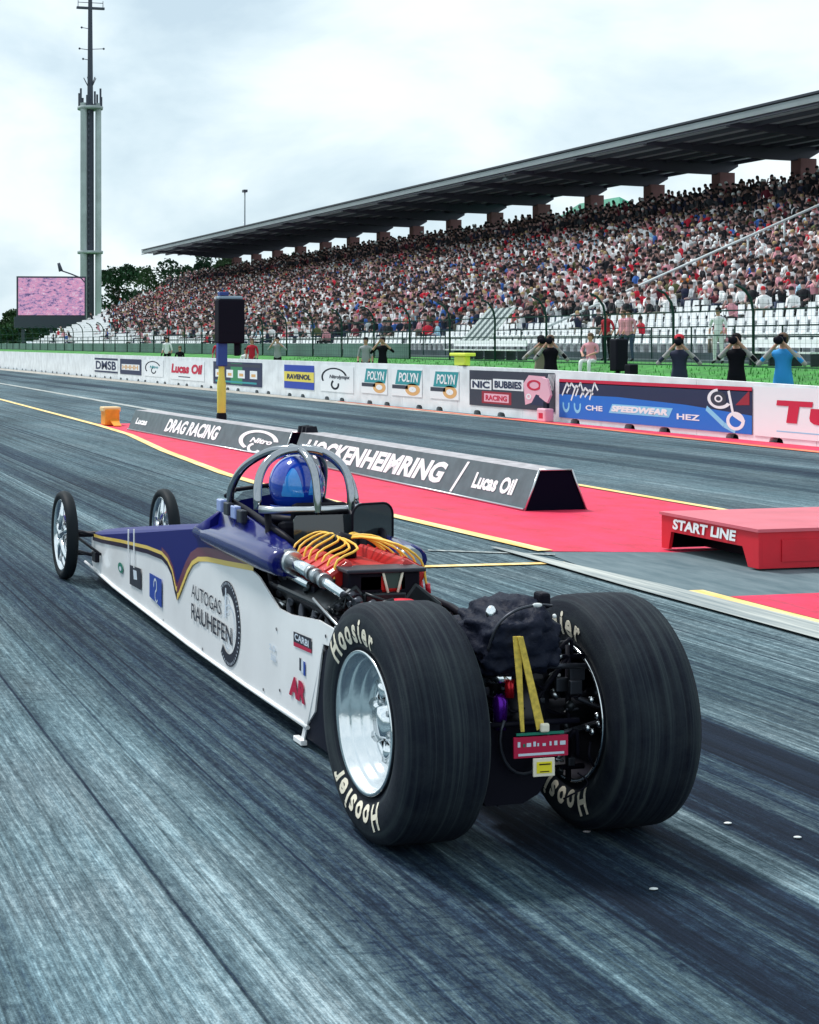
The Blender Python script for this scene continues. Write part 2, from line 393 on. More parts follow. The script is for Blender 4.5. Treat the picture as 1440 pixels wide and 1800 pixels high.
# blades along the bank, uncountable
rnd = random.Random(4)
mb = MB()
for i in range(9000):
    y = 22+rnd.random()**1.6*50; x = 17.9+rnd.random()*8.6
    z = np.interp(x, [p[0] for p in prof[:4]], [p[1] for p in prof[:4]]); a = rnd.random()*6.28; h = .05+.09*rnd.random(); w = .018
    mb.add([(x-w*math.cos(a), y-w*math.sin(a), z-.01), (x+w*math.cos(a), y+w*math.sin(a), z-.01), (x+.03*rnd.uniform(-1,1), y+.03*rnd.uniform(-1,1), z+h)], [(0,1,2)])
tag(mb.build('grass', M_grass, recalc=False), kind='stuff', label='short green grass on the bank behind the white wall', cat='grass')

# ------------------------------------------------------------------ concrete barrier with lifting notches
def wall_top(y): return float(np.interp(y, [21.5, 31.6, 36, 400], [1.0, 1.15, 1.17, 1.17]))
mb = MB(); y = 19.5; k = 0
while y < 330:
    y1 = y+3.39; zt0 = wall_top(y); zt1 = wall_top(y1)
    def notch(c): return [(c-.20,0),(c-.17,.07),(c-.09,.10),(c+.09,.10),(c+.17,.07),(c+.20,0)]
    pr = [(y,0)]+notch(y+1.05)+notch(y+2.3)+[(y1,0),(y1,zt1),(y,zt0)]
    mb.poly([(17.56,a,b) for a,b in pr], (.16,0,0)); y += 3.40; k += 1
bw = mb.build('barrier_wall', M_white); tag(bw, 'long white concrete barrier wall along the far lane, dark notches at its foot', 'wall')
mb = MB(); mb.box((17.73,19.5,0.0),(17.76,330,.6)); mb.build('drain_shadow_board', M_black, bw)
# ------------------------------------------------------------------ printed sheets on the wall
BX = 17.552
def col(name, c, r=.55): return mat('print_'+name, c, r, bump=.5, bscale=2.5)
K_blue = col('royal_blue', (.012,.05,.40)); K_navy = col('navy', (.01,.018,.07)); K_teal = col('teal', (.02,.30,.33)); K_red = col('crimson', (.60,.006,.05))
K_dred = col('dark_red', (.32,.01,.03)); K_white = col('white', (.86,.88,.90)); K_black = col('black', (.012,.016,.028)); K_yel = col('yellow', (.80,.66,.10)); K_tan = col('tan', (.75,.42,.16))
K_sky = col('bright_blue', (.01,.16,.62)); K_lblue = col('light_blue', (.25,.62,.85)); K_char = col('charcoal', (.03,.035,.06)); K_green = col('green', (.03,.25,.10)); K_pink = col('pink', (.85,.45,.55))
PM = [K_blue,K_navy,K_teal,K_red,K_dred,K_white,K_black,K_yel,K_tan,K_sky,K_lblue,K_char,K_green,K_pink]
PI_ = {m.name.replace('print_',''): i for i, m in enumerate(PM)}
def banner(y_far, y_near, z0, z1, base, label, draw, x=BX, name='wall_banner', cat='banner'):
    o_ = MB(); o_.box((x-.006, y_near, z0), (x, y_far, z1), PI_[base])
    root = o_.build(name, PM); tag(root, label, cat)
    W = y_far-y_near; H = z1-z0
    class D:
        def __init__(s): s.mb = MB(); s.l = .008
        def P(s, u, v, l=None): return (x-(l or s.l), y_far-u*W, z0+v*H)
        def text(s, t, u, v, w, h, c, shear=0., bold=.03):
            put_text(s.mb, t, s.P(u, v), (0,-1,0), (0,0,1), w*W, h*H, PI_[c], shear, bold, 0.006)
        def rect(s, u0, v0, u1, v1, c, l=None):
            s.mb.add([s.P(u0,v0,l), s.P(u1,v0,l), s.P(u1,v1,l), s.P(u0,v1,l)], [(0,1,2,3)], PI_[c])
        def poly(s, pts, c, l=None): s.mb.add([s.P(a,b,l) for a,b in pts], [tuple(range(len(pts)))], PI_[c])
        def ring(s, u, v, ru, rv, t, c, a0=0, a1=360, n=28, l=None):
            V = []
            for k in range(n+1):
                a = R_(a0+(a1-a0)*k/n); V += [s.P(u+ru*math.cos(a), v+rv*math.sin(a), l), s.P(u+ru*(1-t)*math.cos(a), v+rv*(1-t)*math.sin(a), l)]
            s.mb.add(V, [(2*k,2*k+1,2*k+3,2*k+2) for k in range(n)], PI_[c])
        def stroke(s, pts, w, c, l=None):
            for (a, b), (a2, b2) in zip(pts[:-1], pts[1:]):
                A = Vector((a*W, b*H)); B = Vector((a2*W, b2*H)); d = (B-A).normalized(); nn = Vector((-d.y, d.x))*w/2
                q = [A-nn, B-nn, B+nn, A+nn]
                s.mb.add([s.P(p.x/W, p.y/H, l) for p in q], [(0,1,2,3)], PI_[c])
    d = D(); draw(d)
    if d.mb.v: d.mb.build('printed_graphics', PM, root, recalc=False)
    return root
def dr(d):
    d.rect(.0,.86,1,1,'navy'); d.rect(0,0,1,.12,'navy'); d.text('DMSB',.06,.2,.88,.6,'navy')
banner(78.5,73.4,.28,1.0,'white','small white board reading DMSB between dark blue bars, leftmost on the wall',dr)
def dr(d):
    d.rect(.08,.28,.92,.66,'white'); d.text('HHHH',.12,.33,.74,.28,'tan')
banner(72.9,68.8,.28,1.0,'navy','navy board with a pale lettered strip beside the DMSB board',dr)
def dr(d):
    d.ring(.45,.52,.42,.42,.14,'black',20,215); d.ring(.5,.36,.14,.2,.35,'black',110,360); d.text('Nitro',.3,.5,.45,.16,'teal',.2)
banner(68.2,65.0,.28,1.0,'white','white board with a dark open ring emblem, the smaller far one',dr)
def dr(d):
    d.text('Lucas Oil',.03,.34,.92,.5,'crimson',.15,.05); d.rect(.25,.13,.6,.18,'navy')
banner(63.8,58.8,.24,1.02,'white','white board with crimson Lucas Oil lettering',dr)
def dr(d):
    d.rect(.03,.8,.97,.93,'charcoal'); d.rect(.38,.06,.62,.95,'green',.007)
    for i in range(4):
        u = .05+i*.24; d.rect(u,.32,u+.14,.66,'white'); d.rect(u+.03,.4,u+.11,.52,'tan',.010)
    d.rect(.05,.1,.9,.18,'teal')
banner(57.6,51.8,.20,1.05,'navy','dark navy board with four pale emblems behind the yellow pole',dr)
def dr(d):
    d.rect(0,.3,1,.72,'yellow'); d.text('RAVENOL',.10,.40,.8,.22,'navy',.1,.05)
banner(49.5,46.7,.26,1.03,'royal_blue','blue board with a yellow lettered middle band',dr)
def dr(d):
    d.ring(.42,.55,.40,.38,.14,'black',15,205); d.ring(.45,.28,.13,.2,.4,'black',120,380); d.text('Nitrolympx',.28,.48,.62,.18,'charcoal',.2)
banner(46.1,43.4,.26,1.05,'white','white board with a black ring emblem between blue board and teal signs',dr)
for q, (a, b) in enumerate(((42.8,40.9),(40.6,38.6),(38.1,36.4))):
    def dr(d):
        d.poly([(.12,.42),(.92,.42),(1,.95),(.2,.95)],'teal'); d.text('POLYN',.24,.52,.66,.34,'white',.2,.03); d.rect(.02,.26,.55,.40,'charcoal')
        d.ring(.70,.26,.24,.22,.99,'tan'); d.ring(.70,.26,.12,.1,.9,'white',l=.010)
    banner(a,b,.30,1.05,'white',['far','middle','near'][q]+' one of three teal signs with a tan roundel on the white wall',dr)
def dr(d):
    for i in range(9): d.stroke([(.02+i*.028,.72),(.08+i*.028,.98)],.03,'charcoal')
    d.rect(.02,.46,.28,.74,'white'); d.rect(.30,.48,.66,.78,'white'); d.text('NIC',.04,.50,.22,.2,'navy',0,.04); d.text('BUBBIES',.32,.53,.32,.2,'navy',0,.04)
    d.rect(.16,.08,.52,.42,'dark_red'); d.rect(.19,.13,.49,.36,'pink',.010); d.text('RACING',.21,.17,.26,.15,'crimson',0,.04)
    d.poly([(.68,.12),(.66,.7),(.72,.92),(.90,.9),(.93,.6),(.86,.3)],'pink'); d.poly([(.74,.14),(.80,.42),(.9,.36),(.92,.12)],'navy',.010); d.ring(.78,.66,.08,.14,.35,'crimson',0,360,l=.012)
    for i in range(6): d.stroke([(.90+i*.016,.55),(.94+i*.012,.97)],.02,'white')
    d.ring(.72,.35,.03,.08,.5,'white',l=.012)
banner(35.8,31.6,.22,1.08,'charcoal','black banner with white lettering and a crimson RACING panel',dr)
def dr(d):
    d.rect(0,.55,1,.92,'navy'); d.rect(0,.90,1,1,'crimson'); d.poly([(0,.86),(1,.80),(1,.92),(0,.92)],'dark_red',.007)
    d.poly([(0,.60),(.35,.62),(.7,.54),(1,.40),(1,.0),(0,0)],'bright_blue',.0095)
    d.poly([(.30,.22),(.62,.22),(.64,.44),(.32,.44)],'light_blue',.011)
    d.text('SPEEDWEAR',.315,.26,.30,.15,'white',.2,.06); d.text('CHE',.165,.24,.10,.13,'white',0,.03); d.text('HEZ',.66,.20,.11,.13,'white',0,.03)
    rr = random.Random(5)
    for i in range(7):
        a = .02+i*.028; d.stroke([(a,.45+rr.random()*.2),(a+.03,.75+rr.random()*.2),(a+.05,.6+rr.random()*.2)],.05,'white',.0115)
    for cx in (.045,.115):
        d.ring(cx,.34,.022,.2,.4,'light_blue',160,380,l=.012)
    d.ring(.86,.72,.055,.22,.30,'white',100,330,l=.012); d.ring(.855,.72,.036,.16,.98,'charcoal',l=.0125); d.ring(.855,.72,.018,.08,.4,'white',l=.013)
    d.stroke([(.80,.50),(.88,.16),(.93,.05)],.10,'light_blue',.012); d.stroke([(.90,.90),(.92,.40),(.97,.25)],.07,'white',.012); d.ring(.93,.26,.04,.2,.35,'white',0,360,l=.0125)
    d.poly([(.93,.60),(.99,.62),(.99,.93)],'dark_red',.0125)
banner(31.4,24.6,.11,.96,'navy','long blue and navy banner with a red top edge on the near wall',dr)
def dr(d):
    d.text('Turbo',.16,.30,.92,.44,'crimson',.08,.05); d.rect(.16,.12,.9,.14,'light_blue')
banner(24.55,20.6,.10,.985,'white','white banner with large crimson lettering starting Tur at the right edge',dr)

# ------------------------------------------------------------------ red and white marker at the wall foot
e = empty('wall_marker', (17.3,31.6,0), 'pink and white kneeling-height marker board at the wall foot between two banners', 'marker')
mb = MB(); mb.poly([(17.3,31.85,.55),(17.3,31.75,.98),(17.3,31.5,.95),(17.3,31.35,.6),(17.3,31.5,.42)],(.05,0,0)); mb.build('board', K_pink, e)
mb = MB(); mb.box((17.30,31.5,.30),(17.36,31.66,.44)); mb.build('black_band', K_black, e)
mb = MB(); mb.bbox((17.2,31.4,0.0),(17.42,31.78,.30),.03); mb.box((17.195,31.5,.08),(17.2,31.68,.2),1); mb.build('foot', [K_pink, K_red], e)

# ------------------------------------------------------------------ catch fence
def fence_post(y, h=3.35):
    m_ = MB(); m_.tube([(27,y,1.0),(27,y,h-.75),(26.93,y,h-.4),(26.72,y,h-.12),(26.45,y,h)], .038, n=6); return m_
fe = empty('catch_fence', (27,20,1.0), 'green wire catch fence with curved post tops in front of the grandstand', 'fence')
M_fence = mat('fence_green', (.018,.05,.045), .6)
proto = None
y = 22.6
while y < 200:
    if proto is None:
        proto = fence_post(y).build('post', M_fence, fe); y_p = y
    else:
        c = proto.copy(); COL.objects.link(c); c.parent = fe; c.matrix_parent_inverse = proto.matrix_parent_inverse.copy(); c.location = (0, y-y_p, 0)
    y += 3.8
mb = MB()
for z in (1.08,1.95,2.65): mb.box((26.985,20,z),(27.015,200,z+.035))
mb.build('rail', M_fence, fe)
mb = MB()
for i in range(12): z = 1.2+i*.18; mb.box((26.998,20,z),(27.002,200,z+.006))
y = 20
while y < 110:
    mb.box((26.998,y,1.1),(27.002,y+.006,2.95)); y += .22
mb.build('wire_mesh', M_fence, fe)
M_tarp = mat('green_screen_cloth', (.11,.20,.18), .8, noise=.3, nscale=.6)
mb = MB()
y = 60.6
while y < 196:
    mb.box((27.02,y+.08,1.1),(27.03,y+3.7,1.72)); y += 3.8
mb.build('windbreak_cloth', M_tarp, fe)

# ------------------------------------------------------------------ grandstand
M_step = mat('terrace_concrete', (.22,.25,.27), .85, noise=.25, nscale=.8)
M_stwall = mat('stand_front_wall', (.07,.105,.115), .8, noise=.3, nscale=.7)
M_roofd = mat('roof_underside', (.24,.25,.33), .7, noise=.25, nscale=.3)
M_roofl = mat('roof_fascia', (.27,.31,.33), .5, noise=.12, nscale=.5)
M_beam = mat('roof_beam', (.075,.07,.11), .5)
M_colr = mat('brick_red_column', (.26,.12,.12), .8, noise=.2, nscale=2)
M_rail = mat('galvanised_rail', (.62,.68,.70), .4)
NR = 29; X0, Z0, DX, DZ = 32.0, 1.35, .8, .27
def rowx(k): return X0+k*DX
def rowz(k): return Z0+k*DZ
YE = 182.0
def yend(k): return 178+k*.75
gs = empty('grandstand', (45,20,1), 'long covered grandstand with dark cantilever roof full of spectators', 'grandstand')
mb = MB()
for k in range(NR+3):
    mb.box((rowx(k), 18, -.02 if k == 0 else rowz(k-1)-.05), (rowx(k)+DX+(.004 if k < NR+2 else 3), yend(k), rowz(k)))
mb.build('terrace', M_step, gs)
mb = MB(); mb.box((31.7,18,1.05),(31.996,yend(0),1.42)); mb.box((30.6,18,1.05),(31.69,yend(0),1.18)); mb.build('front_wall', M_stwall, gs)
mb = MB()
for z in (1.95,2.3): mb.tube([(31.4,18,z),(31.4,YE,z)],.025,n=5)
y = 18.5
while y < YE:
    mb.box((31.38,y,1.18),(31.42,y+.04,2.32)); y += 2.4
mb.build('front_handrail', M_fence, gs)
XF, XB = 47.0, 57.9
def zf(x): return 12.85+(x-XF)*.01
mb = MB(); mb.box((XF+.14,15,12.62),(XB,184,13.0)); rf = mb.build('roof', M_roofd, gs)
mb = MB(); mb.box((XF,14.9,12.62),(XF+.137,184.1,12.93)); mb.build('fascia', M_roofl, rf)
mb = MB(); mb.box((XF-.05,14.9,12.99),(XF+.5,184.1,13.10)); mb.box((XF-.03,14.9,12.46),(XF+.05,184.1,12.52)); mb.build('gutter', M_dsteel, rf)
mb = MB()
for x in np.arange(XF+1.4, XB, 1.55): mb.box((x,15,12.42),(x+.14,184,12.617))
mb.build('purlin', M_beam, rf)
mb = MB()
for x in np.arange(XF+.8, XB, 1.55): mb.box((x,15,12.600),(x+.45,184,12.618))
mb.build('ceiling_panel', mat('ceiling_panel', (.62,.66,.72), .7), rf)
colY = [46-i*7.3 for i in range(1,4)][::-1]+[46+i*7.3 for i in range(0,19)]
bp = cp = None; y00 = colY[0]
for y in colY:
    if bp is None:
        m_ = MB(); m_.poly([(XF+.2,y,12.6),(XF+.2,y,12.42),(54.5,y,11.85),(57.0,y,11.80),(XB,y,12.3),(XB,y,12.6)],(0,.32,0)); bp = m_.build('cantilever_beam', M_beam, gs)
        m_ = MB(); m_.box((56.5,y-.25,rowz(28)-.5),(57.5,y+.60,11.9)); cp = m_.build('column', M_colr, gs)
    else:
        for q in (bp, cp):
            c = q.copy(); COL.objects.link(c); c.parent = gs; c.matrix_parent_inverse = q.matrix_parent_inverse.copy(); c.location = (0, y-y00, 0)
mb = MB()
for z in (.55,1.05): mb.tube([(rowx(30)+1,18,rowz(30)+z),(rowx(30)+1,YE+8,rowz(30)+z)],.03,n=5)
mb.build('rear_handrail', M_fence, gs)
mb = MB(); mb.tube([(47.6,92,12.62),(47.6,92,12.35)],.04,n=6); mb.ball((47.6,92,12.28),(.16,.28,.10)); mb.build('floodlight', M_roofl, gs)
# ladder-like stair rail rising across the seats
sr = empty('stair_handrail', (33.5,60,2), 'white tubular stair handrail climbing the grandstand at the right', 'handrail')
mb = MB(); A = Vector((33.0,60,2.45)); B = Vector((48.5,60,8.8))
mb.tube([A,B],.06,n=6); mb.build('top_rail', M_rail, sr)
for t in np.linspace(.15,.97,8):
    p = A.lerp(B,t); fl = rowz((p.x-X0)/DX)-.1; mb = MB(); mb.tube([p,(p.x,p.y,fl)],.045,n=6); mb.build('rail_post', M_rail, sr)

# ------------------------------------------------------------------ seats
M_seat = mat('white_plastic', (.80,.83,.84), .45)
def seat_geo():
    m_ = MB(); m_.box((-.20,-.20,.36),(.20,.20,.40)); 
    m_.poly([(.16,-.20,.40),(.16,.20,.40),(.20,.18,.74),(.20,-.18,.74)],(.035,0,0)); m_.box((-.03,-.05,.0),(.05,.05,.36)); return m_
SG = seat_geo()
rs = random.Random(11)
def occ(k, y):
    """how full a row is"""
    lo = float(np.interp(y, [40,62,78,110,150,185], [6,3.8,1.2,.8,4.0,14.0]))
    base = float(np.interp(k-lo, [-3,-.6,.5,2], [.03,.18,.85,.95]))
    base *= float(np.interp(y, [150,180,190], [1,.75,.2]))
    return base
PITCH = .56
seats = []; people = []
aisles = [24+i*16.5 for i in range(11)]
for k in range(NR+2):
    y = 20+(k%2)*.1
    while y < yend(k)-.4:
        y += PITCH
        if any(abs(y-a) < .55 for a in aisles) and k < 26: 
            if rs.random() < .5: continue
        r = rs.random(); uv = cam_uv((rowx(k)+.4, y, rowz(k)+.5))
        if uv is None: continue
        u_, v_, d_ = uv
        vis = -30 < u_ < 1500
        if not vis: 
            if not (-160 < u_ < 1700): continue
        if r < occ(k, y):
            people.append((k, y, u_, d_, vis))
        elif k <= 13 or y > 130: seats.append((k, y, u_, d_, vis))
def nth(i): return f"{i}{'th' if 10<=i%100<=20 else {1:'st',2:'nd',3:'rd'}.get(i%10,'th')}"
def merged(name, items, place, geo_list, mats, lab, cat, attr=False):
    VV = []; FF = []; CC = []; off = 0
    for it in items:
        gi, M = place(it); V, F, Cc = geo_list[gi]
        VV.append(V @ np.array(M.to_3x3()).T + np.array(M.translation)); FF += [tuple(i+off for i in f) for f in F]; off += len(V)
        if attr: CC.append(Cc)
    V = np.concatenate(VV); me = bpy.data.meshes.new(name); me.from_pydata(V.tolist(), [], FF); me.materials.append(mats)
    if attr:
        a = me.color_attributes.new('Col', 'FLOAT_COLOR', 'POINT'); a.data.foreach_set('color', np.concatenate(CC).ravel().astype(np.float32))
    o = bpy.data.objects.new(name, me); COL.objects.link(o); return tag(o, lab, cat, kind='stuff')
sgeo = [(np.array(SG.v), SG.f, None)]
vs = sorted([s for s in seats if s[4]], key=lambda s: s[3]); near_seats = vs[:300]; ns = set(near_seats)
def seatM(s): return 0, Matrix.Translation((rowx(s[0])+.38, s[1], rowz(s[0])))
merged('grandstand_seats', [s for s in seats if s not in ns], seatM, sgeo, M_seat, 'rows of empty white plastic seats farther along the grandstand', 'seats')
order = {}
for s in sorted(near_seats, key=lambda s: -s[2]): order.setdefault(s[0], []).append(s)
sm = None
for k, L_ in order.items():
    for i, s in enumerate(L_):
        if sm is None:
            sm = MB(); sm.__dict__.update(SG.__dict__); o = sm.build('stadium_seat', M_seat); proto_seat = o
        else:
            o = proto_seat.copy(); COL.objects.link(o)
        o.location = (rowx(s[0])+.38, s[1], rowz(s[0]))
        tag(o, f"empty white plastic seat, {nth(k+1)} row up, {nth(i+1)} empty one from the right", 'seat', 'empty white seats in the lower grandstand rows')

# ------------------------------------------------------------------ spectators
SHIRTS = {'white':(.96,.97,.98),'pale grey':(.50,.53,.56),'black':(.008,.008,.014),'navy':(.012,.016,.05),'dark grey':(.04,.045,.055),'red':(.62,.012,.04),'pink':(.72,.32,.38),
          'blue':(.03,.12,.42),'orange':(.75,.24,.04),'maroon':(.14,.012,.03),'light blue':(.35,.58,.72),'olive':(.12,.13,.05)}
SW = ['white']*17+['pale grey']*2+['black']*18+['navy']*5+['dark grey']*2+['red']*4+['pink']*4+['blue','orange','maroon','maroon','light blue','olive']
HATS = {'dark hair':(.010,.008,.010),'brown hair':(.07,.035,.02),'fair hair':(.45,.32,.16),'a white cap':(.8,.82,.83),'a black cap':(.006,.006,.01),'a red cap':(.5,.01,.02),'grey hair':(.35,.36,.37)}
HW = ['dark hair']*14+['brown hair']*5+['fair hair']*2+['a white cap']*3+['a black cap']*4+['a red cap','grey hair']
SKIN = [(.60,.36,.33),(.46,.27,.24),(.68,.44,.42),(.22,.13,.11)]
def person_geo(shirt, hat, skin, legs, lean, armup, stand, detail=True):
    V = []; F = []; Cc = []
    def loft(secs, cols, n):
        o = len(V)
        for q, c in zip(secs, cols):
            V.extend(q); Cc.extend([(*c,1)]*n)
        for i in range(len(secs)-1):
            for j in range(n): F.append((o+i*n+j, o+i*n+(j+1)%n, o+(i+1)*n+(j+1)%n, o+(i+1)*n+j))
        F.append(tuple(o+j for j in range(n))[::-1]); F.append(tuple(o+(len(secs)-1)*n+j for j in range(n)))
    n = 8 if detail else 6
    zb = .42 if not stand else .86
    L_ = [(0,.17,.13,shirt,0),(.18,.155,.11,shirt,0),(.36,.185,.115,shirt,0),(.47,.20,.10,shirt,0),(.52,.10,.075,shirt,0),(.55,.052,.052,skin,0),(.60,.062,.075,skin,.02),(.66,.078,.092,skin,.025),(.705,.084,.10,hat,.02),(.76,.082,.098,hat,.01),(.82,.045,.055,hat,0)]
    secs = []; cols = []
    for z, ry, rx, c, fx in L_:
        ox = -lean*z-fx
        secs.append([(ox+rx*math.cos(2*math.pi*j/n), ry*math.sin(2*math.pi*j/n), zb+z) for j in range(n)]); cols.append(c)
    loft(secs, cols, n)
    def limb(pts, rr, cols):
        secs = []
        for i, p in enumerate(pts):
            d = (Vector(pts[min(i+1,len(pts)-1)])-Vector(pts[max(i-1,0)])).normalized(); a = d.cross(Vector((.2,1,.1))).normalized(); b = a.cross(d)
            secs.append([tuple(Vector(p)+rr[i]*(math.cos(t)*a+math.sin(t)*b)) for t in [2*math.pi*q/4+.78 for q in range(4)]])
        loft(secs, cols, 4)
    for s in (-1,1):
        sh = (-lean*.45, s*.19, zb+.44)
        if armup and (s > 0 or armup > 1): pts = [sh, (-lean*.45-.16, s*.26, zb+.36), (-.16-lean*.45, s*.09, zb+.62)]
        else: pts = [sh, (-.06-lean*.3, s*.24, zb+.20), (-.26-lean*.2, s*.12, zb+.10)]
        limb(pts, [.055,.046,.036], [shirt, shirt if rs.random() < .75 else skin, skin])
        if stand: limb([(0,s*.09,zb+.04),(-.02,s*.10,.46),(.02,s*.10,.03)], [.095,.065,.05], [legs]*3)
        else: limb([(0,s*.09,zb+.02),(-.42,s*.13,zb+.06),(-.40,s*.13,.03)], [.09,.07,.055], [legs, legs, legs])
    return np.array(V), F, np.array(Cc)
LEGS = [(.02,.03,.07),(.015,.015,.02),(.20,.18,.14),(.05,.07,.13)]
from mathutils import noise as mnoise
lod = []; REDS = []; LIGHTS = []; DARKS = []
for i in range(70):
    st = i >= 50; sc_ = rs.choice(SW)
    if not st: (REDS if sc_ in ('red','pink','orange') else LIGHTS if sc_ in ('white','pale grey','light blue') else DARKS).append(i)
    lod.append(person_geo(SHIRTS[sc_] if not st else SHIRTS[rs.choice(['black','navy','dark grey','black','black','maroon'])], HATS[rs.choice(HW)], rs.choice(SKIN), rs.choice(LEGS), rs.uniform(0,.35), rs.choice([0,0,0,1,2]), st, False))
def pM(p):
    k, y = p[0], p[1]; q = random.Random(int(k*7919+y*131))
    c1 = mnoise.noise(Vector((k*.33, y*.16, 2.0))); c2 = mnoise.noise(Vector((k*.5, y*.22, 9.0)))
    if k >= NR-3: gi = 50+q.randrange(20)
    elif c2 > .33 and q.random() < .55: gi = q.choice(REDS)
    elif c1 > .10 and q.random() < .5: gi = q.choice(LIGHTS)
    elif c1 < -.08 and q.random() < .55: gi = q.choice(DARKS)
    else: gi = q.randrange(50)
    return gi, Matrix.Translation((rowx(k)+.36+q.uniform(-.06,.06), y+q.uniform(-.07,.07), rowz(k)))@Matrix.Rotation(q.uniform(-.5,.7),4,'Z')@Matrix.Scale(q.uniform(.9,1.12),4)
vp = sorted([p for p in people if p[4]], key=lambda p: p[3]); nearp = vp[:300]; npset = set(nearp)
merged('seated_crowd', [p for p in people if p not in npset], pM, lod, M_attr, 'packed mass of spectators filling the grandstand rows', 'crowd', attr=True)
byrow = {}
for p in sorted(nearp, key=lambda p: -p[2]): byrow.setdefault(p[0], []).append(p)
PMESH = {}
for k, L_ in byrow.items():
    for i, p in enumerate(L_):
        sc = rs.choice(SW); hc = rs.choice(HW); st = (k >= NR-3)
        key = (sc, hc, rs.randrange(2), st)
        if key not in PMESH:
            V, F, Cc = person_geo(SHIRTS[sc], HATS[hc], rs.choice(SKIN), rs.choice(LEGS), rs.uniform(0,.3), rs.choice([0,0,1,2]), st)
            me = bpy.data.meshes.new('person'); me.from_pydata(V.tolist(), [], F); me.materials.append(M_attr)
            a = me.color_attributes.new('Col', 'FLOAT_COLOR', 'POINT'); a.data.foreach_set('color', Cc.ravel().astype(np.float32))
            me.polygons.foreach_set('use_smooth', [True]*len(F)); PMESH[key] = me
        o = bpy.data.objects.new('person', PMESH[key]); COL.objects.link(o)
        o.location = (rowx(k)+.36, p[1], rowz(k)); o.rotation_euler = (0,0,rs.uniform(-.4,.6)); s_ = rs.uniform(.93,1.1); o.scale = (s_,s_,s_)
        tag(o, f"{'standing' if st else 'seated'} spectator in {sc} top with {hc}, {nth(k+1)} row, {nth(i+1)} from right", 'person', 'spectators at the near end of the grandstand')
print('people', len(people), 'seats', len(seats), 'near seat/person', len(near_seats), len(nearp))
# ------------------------------------------------------------------ lane divider signs
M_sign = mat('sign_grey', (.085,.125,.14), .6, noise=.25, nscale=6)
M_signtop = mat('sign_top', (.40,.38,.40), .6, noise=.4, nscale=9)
M_lett = mat('white_lettering', (.88,.90,.91), .6)
def divider(x0, y0, x1, y1, label, texts, w0=.70, w1=.37, h=.42, ring=None):
    """long prism with a trapezoid section, from the near end (x0,y0) to the far end (x1,y1)"""
    a = Vector((x0,y0,0)); b = Vector((x1,y1,0)); d = (b-a).normalized(); r = Vector((d.y,-d.x,0)); i = (w0-w1)/2
    e_ = empty('lane_divider', (x0+.3,y0,0), label, 'lane divider')
    def sec(p, g=0.): return [tuple(p+r*(0-g)), tuple(p+r*(i-g*.6)+Vector((0,0,h+g))), tuple(p+r*(w0-i+g*.6)+Vector((0,0,h+g))), tuple(p+r*(w0+g))]
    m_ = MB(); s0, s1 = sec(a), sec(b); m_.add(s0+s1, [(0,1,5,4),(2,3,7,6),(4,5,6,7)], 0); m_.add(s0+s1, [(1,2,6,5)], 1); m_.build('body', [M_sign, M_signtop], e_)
    m_ = MB(); m_.add(sec(a-d*.004), [(0,1,2,3)]); m_.build('end_panel', mat('end_panel_black', (.004,.004,.012), .7, spec=.02), e_)
    # bright edge strips round the end
    m_ = MB(); q = sec(a-d*.012, .006)
    for p0, p1 in zip(q[:-1], q[1:]): m_.tube([p0,p1], .011, n=5)
    m_.tube([Vector(sec(a)[0])+Vector((0,0,.02))-r*.01, Vector(sec(b)[0])+Vector((0,0,.02))-r*.01], .014, n=5); m_.build('edge_trim', M_steel, e_)
    L = (b-a).length; face_up = (r*i+Vector((0,0,h))).normalized(); fl = (r*i+Vector((0,0,h))).length
    for t, s0_, s1_, v0, v1, shear in texts:     # distances from the far end
        m_ = MB(); put_text(m_, t, b-d*s0_+face_up*fl*v0, -d, face_up, s1_-s0_, fl*(v1-v0), 0, shear, .045, .006); m_.build('lettering', M_lett, e_, recalc=False)
    if ring:
        m_ = MB()
        for (s, v, ru, rv, t, a0, a1) in ring:
            V = []
            for k in range(29):
                an = R_(a0+(a1-a0)*k/28)
                for q_ in (1, 1-t):
                    p = b-d*(s+ru*q_*math.cos(an))+face_up*fl*(v+rv*q_*math.sin(an)); V.append(tuple(p+(-d).cross(face_up)*.007))
            m_.add(V, [(2*k_,2*k_+1,2*k_+3,2*k_+2) for k_ in range(28)])
        m_.build('emblem', M_lett, e_, recalc=False)
    return e_, a, b, d, r
divider(7.90,14.85,7.88,21.95,'near grey lane divider with HOCKENHEIMRING lettering and black trapezoid end',
        [('HOCKENHEIMRING',.35,5.05,.24,.83,.25),('Lucas Oil',5.78,6.75,.30,.72,.1),('/',5.30,5.55,.10,.94,.5)])
divider(7.87,22.3,7.52,30.6,'far grey lane divider with DRAG RACING lettering and a round emblem',
        [('DRAG RACING',2.3,5.25,.24,.84,.25),('Lucas',.35,1.1,.35,.65,.1),('Nitro',6.75,7.7,.42,.62,.3)], h=.40, ring=[(7.1,.5,.85,.42,.22,10,235),(7.05,.22,.30,.2,.4,110,340)])
e = empty('rubber_hooks', (8.1,22.1,0), 'three black slanted rubber wedges on the divider joint behind the roll cage', 'rubber wedges')
for i in range(3):
    m_ = MB(); y = 21.9+i*.16; m_.poly([(8.10,y,.405),(8.14,y+.06,.50),(8.30,y+.08,.51),(8.30,y,.405)],(0,.05,0)); m_.build('wedge', M_black, e)
e = empty('marker_block', (7.55,32.3,0), 'small orange marker block on the yellow line left of the dividers', 'marker block')
M_or = mat('orange_plastic', (.85,.30,.02), .5, noise=.15)
m_ = MB(); m_.bbox((7.40,32.1,0.012),(7.72,32.5,.36),.03); m_.build('body', M_or, e)
m_ = MB(); m_.bbox((7.37,32.12,.30),(7.75,32.48,.40),.02); m_.build('cap', mat('pale_orange', (.85,.60,.30), .5), e)
